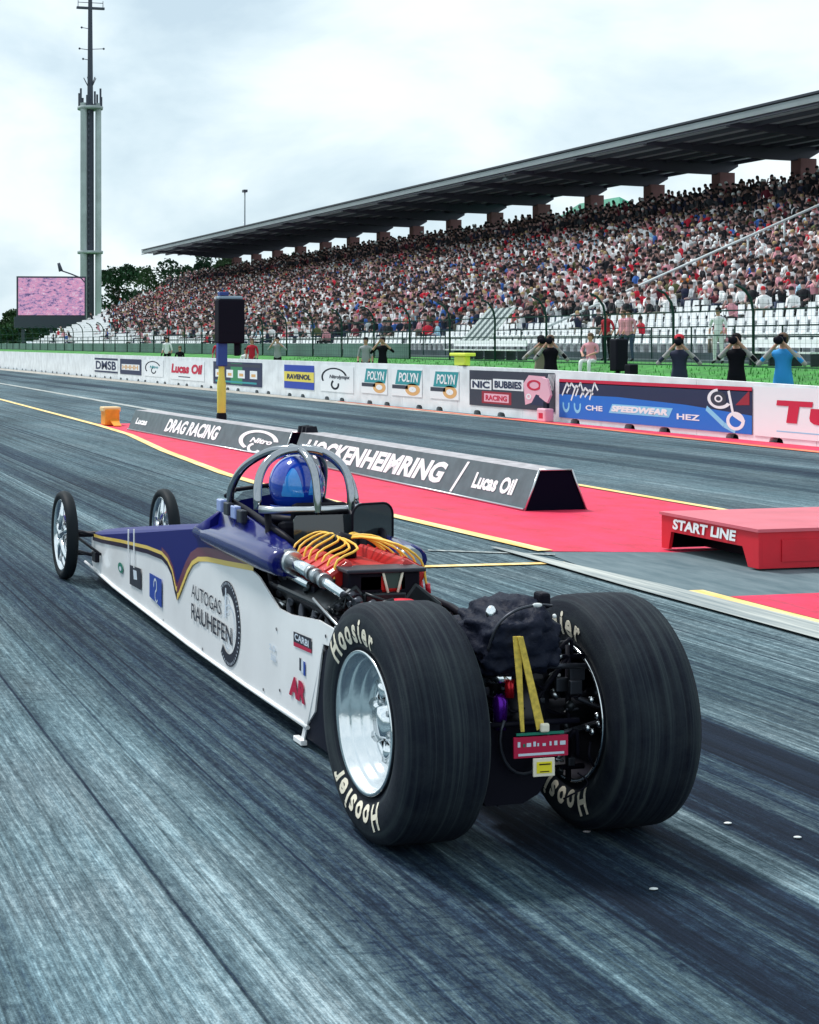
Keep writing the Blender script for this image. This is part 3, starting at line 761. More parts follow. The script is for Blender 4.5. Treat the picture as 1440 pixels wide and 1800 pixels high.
m_ = MB(); m_.poly([(7.50,31.7,.012),(7.5,32.09,.12),(7.68,32.09,.12),(7.66,31.7,.012)],(0,0,.02)); m_.build('ramp', M_or, e)

# ------------------------------------------------------------------ START LINE step box
e = empty('start_line_box', (8.2,11.2,0), 'low red metal box reading START LINE beside the lane', 'start box')
M_redm = mat('red_sheet_metal', (.62,.006,.022), .5, noise=.12, nscale=4); M_redl = mat('pinkish_red_top', (.66,.13,.17), .42, noise=.18, nscale=3)  # top plate has a paler, pinker red than the side panels
x0,x1,y0,y1,h = 7.56,9.6,10.52,11.82,.30
m_ = MB(); m_.poly([(x0,y0,.02),(x0,y0,h),(x0,y1,h),(x0,y1,.02),(x0,y1-.10,.02),(x0,y1-.14,h-.13),(x0,y0+.20,h-.13),(x0,y0+.13,.02)],(.03,0,0)); m_.build('side_panel', M_redm, e)
m_ = MB(); m_.box((x0+.031,y0,.02),(x1,y0+.03,h)); m_.box((x0+.2,y0-.008,.07),(x1-.1,y0-.001,h-.06)); m_.build('end_panel', M_redm, e)
m_ = MB(); m_.box((x0-.015,y0-.015,h),(x1,y1+.015,h+.025)); m_.build('top_plate', M_redl, e)
m_ = MB(); m_.box((x0+.031,y1-.03,.02),(x1,y1,h)); m_.box((x0+.35,y0+.04,.03),(x0+.36,y1-.04,h-.01),0); m_.build('inner_panel', M_black, e)
m_ = MB(); put_text(m_, 'START LINE', (x0-.003,y1-.17,h-.105),(0,-1,0),(0,0,1),.86,.088,0,.12,.04,.004); m_.build('lettering', M_lett, e, recalc=False)

# ------------------------------------------------------------------ start signal post (seen from behind)
e = empty('start_signal', (9.0,29,0), 'yellow post with blue sleeve carrying the black start light box', 'start light')
M_ypost = mat('yellow_post', (.72,.66,.10), .5, noise=.15, nscale=3); M_bpost = mat('blue_sleeve', (.01,.05,.24), .5)
m_ = MB(); m_.lathe([(0,.10),(.36,.10),(.42,.07)],(9.0,29,0),'Z',16); m_.build('foot', M_black, e)
m_ = MB(); m_.lathe([(.40,.085),(.95,.088),(1.12,.06),(1.36,.055)],(9.0,29,0),'Z',16); m_.build('post', M_ypost, e)
m_ = MB(); m_.bbox((8.91,28.92,1.30),(9.10,29.08,1.76),.02); m_.build('sleeve', M_bpost, e)
m_ = MB(); m_.bbox((8.90,28.85,1.74),(9.43,29.15,2.60),.03); m_.bbox((9.26,28.95,1.50),(9.37,29.05,1.76),.02); m_.box((8.93,28.845,1.95),(9.40,28.849,2.4)); m_.build('light_box', mat('matt_black_box', (.005,.005,.012), .6), e)
m_ = MB(); m_.bbox((8.92,28.9,2.60),(9.40,29.1,2.66),.015); m_.bbox((8.94,28.9,2.665),(9.12,29.08,2.74),.015,1); m_.build('top_unit', [mat('pale_blue_cap', (.25,.36,.45), .4), M_bpost], e)

# ------------------------------------------------------------------ mast, screen, lamps
M_mast = mat('mast_concrete', (.40,.46,.46), .75, noise=.2, nscale=.5); M_mastd = mat('mast_dark', (.05,.06,.085), .7)
e = empty('radio_mast', (46.3,210,0), 'tall grey floodlight and antenna mast with two round platforms', 'mast')
def prong(a, x, y, r, mm): m__ = MB(); m__.lathe([(0,r),(34.6,r*.9)],(x,y,0),'Z',10); m__.build(a, mm, e)
prong('shaft', 45.22,209.2,.50,M_mast); prong('shaft', 47.28,209.2,.46,M_mast); prong('dark_core', 46.30,209.9,.56,M_mastd); prong('shaft', 46.3,211.2,.5,M_mast)
m_ = MB()
for z in np.arange(2,34,.8): m_.box((45.75,208.75,z),(45.95,208.85,z+.30))
m_.box((45.72,208.8,1),(45.76,208.84,34.5)); m_.box((45.94,208.8,1),(45.98,208.84,34.5)); m_.build('ladder', M_mastd, e)
for z, rr in ((14.0,1.75),(33.8,1.75)):
    m_ = MB(); m_.lathe([(0,.3),(0,rr),(.38,rr+.05),(.38,.3)],(46.3,209.9,z),'Z',20); m_.build('platform', M_mast, e)
m_ = MB(); m_.lathe([(34.2,.42),(47.5,.30),(52,.26)],(46.3,209.9,0),'Z',10); m_.build('top_tube', M_mastd, e)
m_ = MB()
for a in range(9):
    t = a*.7; m_.box((46.3+1.55*math.cos(t)-.1,209.9+1.55*math.sin(t)-.1,34.1),(46.3+1.55*math.cos(t)+.14,209.9+1.55*math.sin(t)+.1,35.6+(a%3)*.5))
for a in range(5):
    t = a*1.25+.3; m_.tube([(46.3,209.9,36.4),(46.3+.9*math.cos(t),209.9+.9*math.sin(t),38.2)],.07,n=5)
m_.build('lower_antennas', M_mastd, e)

for z, dx in ((42,-1.5),(42.1,1.9),(44.9,-1.2),(40.6,-1.0)): m_ = MB(); m_.tube([(46.3,209.9,z),(46.3+dx,209.9,z+.15)],.05,n=5); m_.ball((46.3+dx,209.9,z+.15),.16,nu=6,nv=4); m_.build('antenna_arm', M_mastd, e)
m_ = MB(); m_.box((44.4,209.7,47.6),(48.3,210.1,47.9)); m_.tube([(44.6,209.9,48.5),(48.1,209.9,48.5)],.05,n=5); m_.tube([(44.6,209.9,47.8),(44.6,209.9,48.8)],.05,n=5); m_.tube([(48.1,209.9,47.8),(48.1,209.9,48.8)],.05,n=5); m_.build('lamp_rack', M_mastd, e)

def scr_mat():
    m = bpy.data.materials.new('screen_picture'); m.use_nodes = True; t = m.node_tree; b = t.nodes['Principled BSDF']; L = t.links.new
    g = N(t,'ShaderNodeTexCoord'); mpn = N(t,'ShaderNodeMapping'); mpn.inputs['Scale'].default_value = (1.1,1.1,2.2); L(g.outputs['Object'], mpn.inputs[0])
    n = N(t,'ShaderNodeTexNoise'); n.inputs['Scale'].default_value = 1.2; n.inputs['Detail'].default_value = 8; n.inputs['Roughness'].default_value = .8; L(mpn.outputs[0], n.inputs['Vector'])
    c = N(t,'ShaderNodeValToRGB'); e0 = c.color_ramp.elements; e0[0].position=.38; e0[0].color=(.04,.03,.12,1); e0[1].position=.7; e0[1].color=(.85,.78,.88,1)
    for p, q in ((.42,(.15,.10,.30,1)),(.48,(.60,.38,.62,1)),(.54,(.75,.25,.45,1)),(.60,(.70,.60,.80,1))): w = e0.new(p); w.color = q
    L(n.outputs['Fac'], c.inputs[0]); L(c.outputs[0], b.inputs['Emission Color']); b.inputs['Emission Strength'].default_value = .62; b.inputs['Base Color'].default_value = (.02,.02,.03,1)
    return m
e = empty('video_screen', (36.3,190,0), 'large video screen showing a pink crowd scene at the far left', 'screen')
M3 = Matrix.Translation((37.0,190,0))@Matrix.Rotation(R_(-8),4,'Z')
m_ = MB(); m_.box((-4.3,.05,5.0),(4.3,.6,10.0),0,M3); m_.build('housing', M_mastd, e)
m_ = MB(); m_.box((-4.1,-.02,5.2),(4.1,.04,9.8),0,M3); m_.build('display', scr_mat(), e)
m_ = MB(); m_.box((-4.6,.0,3.6),(4.3,.9,5.0),0,M3)
for x in (-3.5,0,3.5): m_.box((x-.2,.2,0),(x+.2,.6,3.7),0,M3)
m_.build('support', M_mastd, e)
e = empty('street_lamp', (37.9,180,0), 'curved-arm street lamp in front of the tall mast', 'street lamp')
m_ = MB(); m_.tube([(40.2,185,0),(40.2,185,9.0),(39.7,185,9.6),(38.4,185,10.1),(37.2,185,10.5)],.09,n=6); m_.build('pole', M_mastd, e)
m_ = MB(); m_.tube([(37.2,185,10.4),(36.9,185,11.4)],[.28,.18],n=6); m_.build('lamp_head', M_mastd, e)
e = empty('roof_lamp', (49,150,13), 'thin lamp post standing on the stand roof near its far end', 'lamp post')
m_ = MB(); m_.tube([(49,150,13),(49,150,17.0)],.07,n=6); m_.build('pole', M_roofl, e)
m_ = MB(); m_.box((48.8,149.7,16.9),(49.2,150.3,17.15)); m_.build('lamp_head', M_dsteel, e)
M_gpan = mat('green_tarpaulin', (.01,.22,.13), .6, noise=.3, nscale=.8)
e = empty('green_tent', (60,104,9), 'green tent top showing behind the top row under the roof', 'tent')
m_ = MB(); m_.add([(59,97,9.6),(59,112,9.6),(64,112,9.6),(64,97,9.6),(61.5,101.5,12.3),(61.5,107,12.3)],[(0,1,5,4),(1,2,5),(2,3,4,5),(3,0,4)]); m_.build('canopy', M_gpan, e)
m_ = MB()
for x, y in ((59,97),(59,112),(64,97),(64,112)): m_.tube([(x,y,0),(x,y,9.6)],.06,n=5)
m_.build('tent_poles', M_rail, e)

# ------------------------------------------------------------------ trees
M_bark = mat('bark', (.05,.035,.025), .9)
def tree(x, y, h, w, seed, label, c=(.035,.085,.045), z0=0):
    q = random.Random(seed); e_ = empty('tree', (x,y,z0), label, 'tree', 'trees behind the grandstand')
    m__ = MB(); m__.tube([(x,y,z0),(x+.2,y,z0+h*.35),(x-.1,y,z0+h*.7)],[.28,.2,.1],n=6)
    cl = []
    for i in range(15):
        a = q.random()*6.28; t = q.random(); zz = h*(.40+.55*t); rr = w*.5*(1-.55*t)*math.sqrt(q.random()); cl.append((x+rr*math.cos(a), y+rr*math.sin(a), z0+zz, w*.20*q.uniform(.7,1.2)))
        m__.tube([(x,y,z0+h*.35),(cl[-1][0],cl[-1][1],cl[-1][2])],[.08,.03],n=4)
    m__.build('trunk', M_bark, e_)
    m__ = MB()
    for cx, cy, cz, r in cl:
        for i in range(210):
            v = Vector((q.gauss(0,1),q.gauss(0,1),q.gauss(0,1))).normalized()*r*q.uniform(.6,1.08); p = Vector((cx,cy,cz))+Vector((v.x,v.y,v.z*.75))
            a = Vector((q.uniform(-1,1),q.uniform(-1,1),q.uniform(-1,1))).normalized(); b_ = a.cross(Vector((.3,.5,.8))).normalized(); s = q.uniform(.16,.34)
            m__.add([tuple(p-a*s), tuple(p+b_*s*.7), tuple(p+a*s), tuple(p-b_*s*.7)], [(0,1,2,3)])
    cc = mat('foliage_%d' % (seed%3), [c,(.03,.08,.05),(.07,.13,.06)][seed%3], .9, noise=.5, nscale=.7)
    m__.build('crown', cc, e_, recalc=False)
for i, (x, y, h, w) in enumerate(((54,225,13,8),(57,228,10,7),(62,240,13.5,9),(66,235,15,9),(71,236,16,8),(76,240,17.5,8),(80,244,15,9),(86,240,17,8),(94,236,16,9),(102,238,18,9),(108,230,16,8),(90,210,17,8),(112,222,17,9),(116,214,15,8))):
    tree(x, y, h, w, i+3, ['rounded dark tree behind the far end of the grandstand','low bushy tree just right of the mast','taller loose tree between mast and grandstand roof'][min(i,2)] if i < 3 else f'dark leafy tree behind the grandstand, {nth(i-1)} of its row')
for i, (x, y, h, w) in enumerate(((25,210,8.5,7),(28.5,215,10,6),(31,222,8,7),(22,200,6.5,8),(36.5,214,6,6),(41,222,5.5,7))):
    tree(x, y, h, w, i+40, f'green tree at the far left end, {nth(i+1)} of its clump')
mb = MB(); q = random.Random(77)
for i in range(5200):
    x = q.uniform(-60,44); y = 232+q.random()*60; z = (q.random()**.6)*(4.5+1.6*math.sin(x*.31)+1.1*math.sin(x*.83)); s = q.uniform(.35,.7); a = q.random()*6.28
    mb.add([(x-s*math.cos(a),y-s*math.sin(a),z-s*.5),(x+s*math.cos(a),y+s*math.sin(a),z-s*.4),(x+.2*s,y,z+s*.7)],[(0,1,2)])
tag(mb.build('far_woods', mat('far_foliage',(.03,.075,.045),.9,noise=.5,nscale=.4), recalc=False), 'far-off band of green woods beyond the end of the strip', 'woods', kind='stuff')

# ------------------------------------------------------------------ standing people (skinned bodies)
SKINM = mat('skin', (.52,.28,.20), .6)
def skin_mesh(verts, edges, radii, root=0, sub=1):
    me = bpy.data.meshes.new('person'); me.from_pydata([tuple(v) for v in verts], edges, [])
    ob = bpy.data.objects.new('person', me); COL.objects.link(ob)
    md = ob.modifiers.new('skin', 'SKIN'); md.use_smooth_shade = True
    sv = me.skin_vertices[0].data
    for i, r in enumerate(radii): sv[i].radius = r if isinstance(r, tuple) else (r, r); sv[i].use_root = (i == root)
    s = ob.modifiers.new('sub', 'SUBSURF'); s.levels = sub; s.render_levels = sub
    dg = bpy.context.evaluated_depsgraph_get(); dg.update(); out = bpy.data.meshes.new_from_object(ob.evaluated_get(dg))
    bpy.data.objects.remove(ob); return out
def person(x, y, z, face, pose, top, legs, hair, label, group=None, scale=1.0, cam_held=True, skin=SKINM, hat=None, sleeve=None):
    """face: heading in degrees, 0 = +Y ; local frame: +y forward, +x right"""
    V = []; E_ = []; Rr = []; jj = random.Random(int(x*97+y*31))
    def a(p, r, par=None):
        V.append(Vector(p)); Rr.append(r)
        if par is not None: E_.append((par, len(V)-1))
        return len(V)-1
    sit = pose == 'sit'; hz = .50 if sit else .95
    pel = a((0,0,hz),(.15,.11)); wa = a((0,.01,hz+.17),(.135,.10),pel); ch = a((0,.02,hz+.37),(.165,.11),wa); nb = a((0,.0,hz+.51),(.085,.075),ch)
    nk = a((0,.01,hz+.565),.052,nb); hl = a((0,.035,hz+.62),(.068,.075),nk); hm = a((0,.03,hz+.69),(.078,.098),hl); ht = a((0,.015,hz+.765),(.062,.08),hm)
    nose = a((0,.135,hz+.665),.014,hm)
    up_ = {'photo':((.36,.12,-.19),(.075,.27,.155)),'down':((.24,-.02,-.27),(.25,.08,-.50)),'sit':((.24,.06,-.24),(.12,.30,-.30)),'point':((.30,.12,-.16),(.28,.36,-.05))}[pose]
    for s in (-1,1):
        sh = a((s*.185,.0,hz+.455),.06,ch)
        el, wr = up_; el = tuple(c+jj.uniform(-.05,.05) for c in el); wr = tuple(c+jj.uniform(-.02,.02) for c in wr) if pose == 'photo' else wr
        if pose == 'point' and s < 0: el, wr = (.24,-.02,-.27),(.25,.08,-.50)
        e1 = a((s*el[0],el[1],hz+.455+el[2]),.044,sh); w1 = a((s*wr[0],wr[1],hz+.455+wr[2]),.030,e1)
        dirn = (V[w1]-V[e1]).normalized(); pm = a(V[w1]+dirn*.07,(.042,.020),w1)
        side = Vector((s,0,0)) if abs(dirn.x) < .8 else Vector((0,0,1)); side = (side-dirn*side.dot(dirn)).normalized(); curl = Vector((0,.5,-.3)) if pose != 'down' else Vector((0,.4,0))
        for k in range(4):
            f0 = V[pm]+side*(k-1.5)*.019+dirn*.02; ln = (.032,.038,.036,.028)[k]
            f1 = a(f0,.009,pm); f2 = a(f0+dirn*ln,.0085,f1); a(f0+dirn*ln*1.6+curl*ln*.8,.0075,f2)
        t1 = a(V[w1]+dirn*.03-side*.035,.011,w1); a(V[w1]+dirn*.065-side*.055,.009,t1)
        hp = a((s*.095,0,hz-.04),.095,pel)
        if sit: kn = a((s*.13,.40,hz-.03),.065,hp); an = a((s*.14,.42,.09),.045,kn)
        else: kn = a((s*.11,.02,.50),.064,hp); an = a((s*.13,-.02,.09),.043,kn)
        a(V[an]+Vector((s*.02,.15,-.05)),(.04,.03),an)
    me = skin_mesh(V, E_, Rr)
    for m__ in (skin, top, legs, mat('shoe_black',(.012,.012,.014),.6), sleeve or top): me.materials.append(m__)
    for p in me.polygons:
        c = p.center; i = 1
        if c.z > hz+.525: i = 0
        elif c.z < .12: i = 3
        elif (not sit and c.z < hz-.02) or (sit and c.z < hz+.02 and abs(c.x) < .32): i = 2
        else:
            for s in (-1,1):
                el, wr = up_; W = Vector((s*wr[0],wr[1],hz+.455+wr[2])); E2 = Vector((s*el[0],el[1],hz+.455+el[2]))
                S2 = Vector((s*.21,0,hz+.44))
                if min((c-(E2+(S2-E2)*t)).length for t in (0,.25,.5,.75)) < .085: i = 4
                if (c-W).length < .17 or (c-(W+E2)/2).length < .09: i = 0 if sleeve is None else 4
                if (c-W).length < .10: i = 0
        p.material_index = i
    e_ = bpy.data.objects.new('person', me); COL.objects.link(e_)
    tag(e_, label, 'person', group)
    def child(mb_, nm, mm):
        me2 = mb_.build(nm, mm); me2.parent = e_; return me2
    hb = MB(); hb.ball((0,.012,hz+.735),(.088,.108,.075),nu=12,nv=8); hb.ball((0,-.04,hz+.68),(.083,.075,.085),nu=12,nv=8); child(hb, 'hair', hair)
    if hat: hb = MB(); hb.ball((0,.015,hz+.765),(.094,.115,.068),nu=12,nv=8); hb.poly([(-.07,.08,hz+.765),(.07,.08,hz+.765),(.05,.19,hz+.75),(-.05,.19,hz+.75)],(0,0,.012)); child(hb, 'cap', hat)
    hb = MB()
    for s in (-1,1): hb.ball((s*.032,.118,hz+.69),(.013,.008,.009),nu=6,nv=5)
    child(hb, 'eyes', M_black)
    e_.location = (x,y,z); e_.rotation_euler = (0,0,-R_(face)); e_.scale = (scale,)*3
    return e_
def camera_prop(p, label, lens=.22):
    """camera with a long lens, held in front of the face of person p"""
    hz = .95; m__ = MB(); m__.bbox((-.085,.16,hz+.60),(.085,.25,hz+.73),.012); m__.bbox((-.035,.17,hz+.72),(.035,.24,hz+.775),.01)
    c_ = empty('camera', p.location, label, 'camera', None); c_.rotation_euler = p.rotation_euler; c_.scale = p.scale
    b_ = m__.build('camera_body', M_black); b_.parent = c_
    m__ = MB(); m__.lathe([(.25,.0),(.25,.05),(.25+lens*.5,.052),(.25+lens*.55,.068),(.25+lens*1.3,.072),(.25+lens*1.3,0)],(0,0,hz+.675),'Y',14); l_ = m__.build('lens', M_black); l_.parent = c_
    return c_
T_grey = mat('grey_shirt',(.30,.32,.33),.85); T_navy = mat('navy_vest',(.02,.025,.06),.85); T_blk = mat('black_shirt',(.008,.008,.012),.85); T_blue = mat('blue_bib',(.02,.28,.68),.8); T_wht = mat('white_shirt',(.75,.77,.78),.85)
T_pink = mat('pink_shirt',(.70,.30,.36),.85); T_red = mat('red_shirt',(.48,.01,.03),.85); T_kh = mat('khaki',(.22,.2,.14),.85); H_dk = mat('dark_hair',(.012,.009,.01),.7); H_br = mat('brown_hair',(.10,.05,.025),.7); L_jean = mat('jeans',(.04,.06,.12),.85)
G1 = 'photographers behind the white wall'
for (x,y,f,top,leg,hair,lab,lc,hat) in (
    (18.55,33.6,212,T_blk,L_jean,H_br,'person in dark top photographing above the black banner','black camera held by the person above the black banner',None),
    (18.9,33.9+.8,205,T_kh,T_blk,H_dk,'person in khaki close behind the dark-topped photographer','black camera held by the person in khaki',None),
    (18.7,28.6,215,T_navy,T_wht,H_br,'person in navy vest with red cap photographing over the long blue banner','black camera held by the red-capped person',T_red),
    (18.7,26.7,222,T_blk,T_blk,H_dk,'person in black vest with elbows out, photographing at the blue banner end','black camera held by the person in black vest',None),
    (18.7,25.3,226,T_blue,T_blue,H_br,'person in bright blue bib photographing beside the wall at far right','black camera held by the person in blue bib',None)):
    p = person(x,y,.05,f,'photo',top,leg,hair,lab,G1,1.08 if hat is None else 1.06,hat=hat,sleeve=mat('stone_sleeve',(.36,.35,.34),.85)); camera_prop(p, lc)
def bib(p, col_):
    pass
for (x,y,z,f,pose,top,leg,hair,lab) in (
    (20.0,24.6,.2,200,'down',T_navy,T_blk,H_dk,'person in navy standing behind the blue bib, at the right edge'),
    (21.0,25.2,.3,150,'down',T_blk,L_jean,H_br,'person in black standing farther back at the right edge'),
    (29.0,42.3,1.1,240,'down',T_wht,T_wht,H_dk,'person all in white standing behind the fence'),
    (29.2,49.0,1.12,250,'down',T_red,T_blk,H_dk,'person in red top standing by the seats near the grey tarpaulin'),
    (29.0,47.6,1.12,255,'down',T_pink,T_blk,H_br,'person in pink top standing next to the red-topped one'),
    (28.6,46.6,1.12,250,'down',T_pink,L_jean,H_dk,'person in pink top and jeans, right of the standing pair'),
    (24.5,42.0,.75,235,'sit',T_pink,T_wht,H_br,'person in pink top sitting left of the black speaker'),
    (20.5,49.6,.2,215,'down',T_grey,T_blk,H_dk,'person in grey, left of two standing above the teal signs'),
    (20.6,48.4,.2,215,'photo',T_blk,T_blk,H_dk,'person in black raising hands, right of two above the teal signs'),
    (21.2,60.6,.25,215,'photo',T_grey,T_blk,H_dk,'person in grey and black bending arms above the blue lettered board'),
    (21.4,78.5,.3,215,'down',T_wht,T_blk,H_dk,'person in white and black standing left of the start light'),
    (21.4,76.0,.3,215,'sit',T_blk,T_blk,H_br,'person in black sitting beside the white-topped one'),
    (20.5,66.5,.2,215,'down',T_red,T_red,H_dk,'person in red immediately left of the blue sleeve'),
    (20.5,61.8,.2,215,'down',T_red,L_jean,H_br,'person in red top just right of the blue sleeve'),
    (20.9,63.8,.25,215,'sit',T_wht,T_wht,H_dk,'person in white partly hidden by the blue sleeve'),
    (28.6,33.6,1.12,225,'sit',T_kh,T_blk,H_dk,'person in khaki sitting behind the fence, right of the black vest'),
    (28.8,35.3,1.12,225,'sit',T_blk,T_blk,H_br,'person in black sitting behind the fence between two photographers'),
    (28.6,31.7,1.12,225,'sit',T_pink,L_jean,H_dk,'person in pink sitting behind the fence at the far right')):
    person(x,y,z,f,pose,top,leg,hair,lab,'people standing and sitting on the grass bank')
# speaker, tripod, benches, tarp, traffic marker
e = empty('speaker', (19.6,33.0,.1), 'black box speaker on a stand above the blue banner', 'speaker')
m_ = MB(); m_.bbox((19.5,32.3,1.1),(19.8,32.62,1.85),.04); m_.build('cabinet', M_black, e)
m_ = MB(); m_.tube([(19.65,32.5,.1),(19.65,32.5,1.12)],.05,n=8)
for a in (0,2.1,4.2): m_.tube([(19.65,32.5,.75),(19.65+.38*math.cos(a),32.5+.38*math.sin(a),.12)],.022,n=6)
m_.build('stand', M_black, e)
e = empty('tripod', (19.4,31.5,.1), 'pale three-legged tripod with a small camera beside the speaker', 'tripod')
for a in (0.4,2.5,4.6):
    m_ = MB(); m_.tube([(19.4,31.5,1.05),(19.4+.40*math.cos(a),31.5+.40*math.sin(a),.12)],.022,n=6); m_.build('leg', M_rail, e)
m_ = MB(); m_.bbox((19.3,31.4,1.05),(19.5,31.65,1.27),.02); m_.build('head', M_black, e)
def bench(x, y, L, label):
    e_ = empty('bench', (x,y,1.1), label, 'bench')
    m__ = MB(); m__.box((x-.2,y,1.45),(x+.2,y+L,1.50)); m__.build('seat', M_seat, e_)
    m__ = MB(); m__.box((x+.2,y,1.62),(x+.24,y+L,1.85)); m__.build('backrest', M_seat, e_)
    for i in range(int(L/.9)+1):
        m__ = MB(); m__.poly([(x-.15,y+i*.9,1.1),(x-.15,y+i*.9,1.449),(x+.202,y+i*.9,1.449),(x+.202,y+i*.9,1.63),(x+.24,y+i*.9,1.63),(x+.24,y+i*.9,1.1)],(0,.05,0)); m__.build('leg', M_dsteel, e_)
bench(28.6,54.0,6.2,'white bench behind the fence below the slanted grey tarpaulin'); bench(28.6,37.3,3.6,'white bench behind the fence right of the black speaker')
e = empty('tarpaulin', (30,60,2), 'slanted grey striped tarpaulin leaning on the front seats', 'tarpaulin')
m_ = MB()
for i in range(9): m_.poly([(30.0,62.2-i*.27,1.75),(30.0,61.93-i*.27,1.75),(30.5,60.2-i*.27,3.2),(30.5,60.47-i*.27,3.2)],(.03,0,0),i%2)
m_.build('cloth', [mat('tarp_light',(.5,.55,.56),.7), mat('tarp_dark',(.07,.10,.11),.7)], e)
e = empty('wall_light', (17.64,36.4,1.17), 'small fluorescent yellow box on top of the white wall', 'marker light')
M_fl = mat('fluorescent_yellow',(.80,.95,.08),.5)
m_ = MB(); m_.bbox((17.56,36.1,1.185),(17.72,36.7,1.42),.02); m_.bbox((17.5,35.95,1.42),(17.8,36.85,1.50),.02); m_.build('body', M_fl, e)
m_ = MB(); m_.box((17.54,36.0,1.172),(17.60,36.2,1.19)); m_.box((17.6,36.3,1.17),(17.66,36.5,1.187)); m_.build('foot', M_black, e)
# small pale scrap things left on the lane
for i, (x, y, lab) in enumerate(((3.48,5.02,'white scrap on the lane touching the right rear tyre'),(3.62,4.82,'white scrap of rubber tape right of the rear tyre'),(2.83,4.47,'white pebble-like scrap behind the dragster, lowest one'),(2.93,5.05,'dull scrap in the shade between the rear tyres'))):
    m_ = MB(); m_.ball((x,y,.006),(.016,.010,.003),nu=10,nv=5); o = m_.build('track_scrap', M_wht if i < 3 else M_signtop); tag(o, lab, 'scrap')
# ------------------------------------------------------------------ the dragster
CX = 2.71
def sx(y): return 2.36+(y-6.2)*.0264          # left side panel plane
car = empty('dragster', (CX,5.14,0), 'white and blue rear-engined dragster with huge rear slicks, seen from behind', 'dragster')
P_white = mat('white_body_paint', (.93,.94,.95), .3, coat=.5, noise=.06, nscale=3.5)
P_blue = mat('deep_blue_paint', (.004,.006,.13), .4, spec=.15)
P_glare = mat('glare_light_blue', (.30,.38,.72), .25, coat=1.0)
P_yel = mat('gold_stripe', (.85,.60,.10), .35, coat=.5); P_mar = mat('maroon_stripe', (.14,.004,.03), .35, coat=.5); P_dk = mat('dark_stripe', (.02,.01,.03), .35)
C_grey = mat('decal_grey', (.035,.04,.055), .5); C_blue = mat('decal_blue', (.01,.05,.34), .4); C_grn = mat('decal_green', (.01,.18,.12), .4); C_red = mat('decal_red', (.45,.005,.05), .4); C_lg = mat('decal_light', (.6,.68,.78), .4)
DM = [P_white,P_blue,P_yel,P_mar,P_dk,C_grey,C_blue,C_grn,C_red,C_lg]
def ztop(y): return float(np.interp(y, [8.19,9.58,11.22,11.5], [.74,.57,.36,.31]))
def zbot(y): return float(np.interp(y, [6.3,7.3,8.4,10.46,11.5,11.62], [.10,.08,.07,.08,.11,.16]))
def mir(x): return 2*CX-x
# nose shell
mb = MB(); secs = []
for y in (8.15,8.8,9.58,10.4,11.22,11.5,11.62):
    x = sx(y)+.004+(0 if y < 11.4 else (y-11.4)*.45); xr = mir(x); zt = ztop(y); zb = zbot(y)
    if y > 11.55: zt = .29
    secs.append([(x,y,zb),(x,y,zt-.02),(x+.02,y,zt),(x+.09,y,zt+.018),(CX,y,zt+.028),(xr-.09,y,zt+.018),(xr-.02,y,zt),(xr,y,zt-.02),(xr,y,zb),(CX,y,zb-.004)])
mb.loft(secs, 0, True, True, False)
n = 10
for i in range(len(secs)-1):
    for j in range(10):
        if 1 <= j <= 6: mb.m[i*10+j] = 1
body = mb.build('nose_body', [P_white, P_blue], car)
# side panels with the engine cut-out
side = [(8.15,.07),(8.15,.745),(7.9,.73),(7.5,.70),(7.2,.655),(7.08,.64),(6.9,.58),(6.78,.54),(6.61,.54),(6.23,.58),(6.01,.575),(6.02,.50),(6.18,.49),(6.28,.18),(6.38,.10),(7.32,.08),(8.15,.07)][:-1]
for s in (0,1):
    mb = MB(); f_ = (lambda x: x) if s == 0 else mir
    mb.poly([(f_(sx(y)),y,z) for y,z in side], ((.008 if s == 0 else -.008),0,0)); mb.build('side_panel', P_white, car)
mb = MB(); mb.box((2.43,6.45,.10),(2.99,8.05,.108)); mb.build('floor_pan', M_dsteel, car)
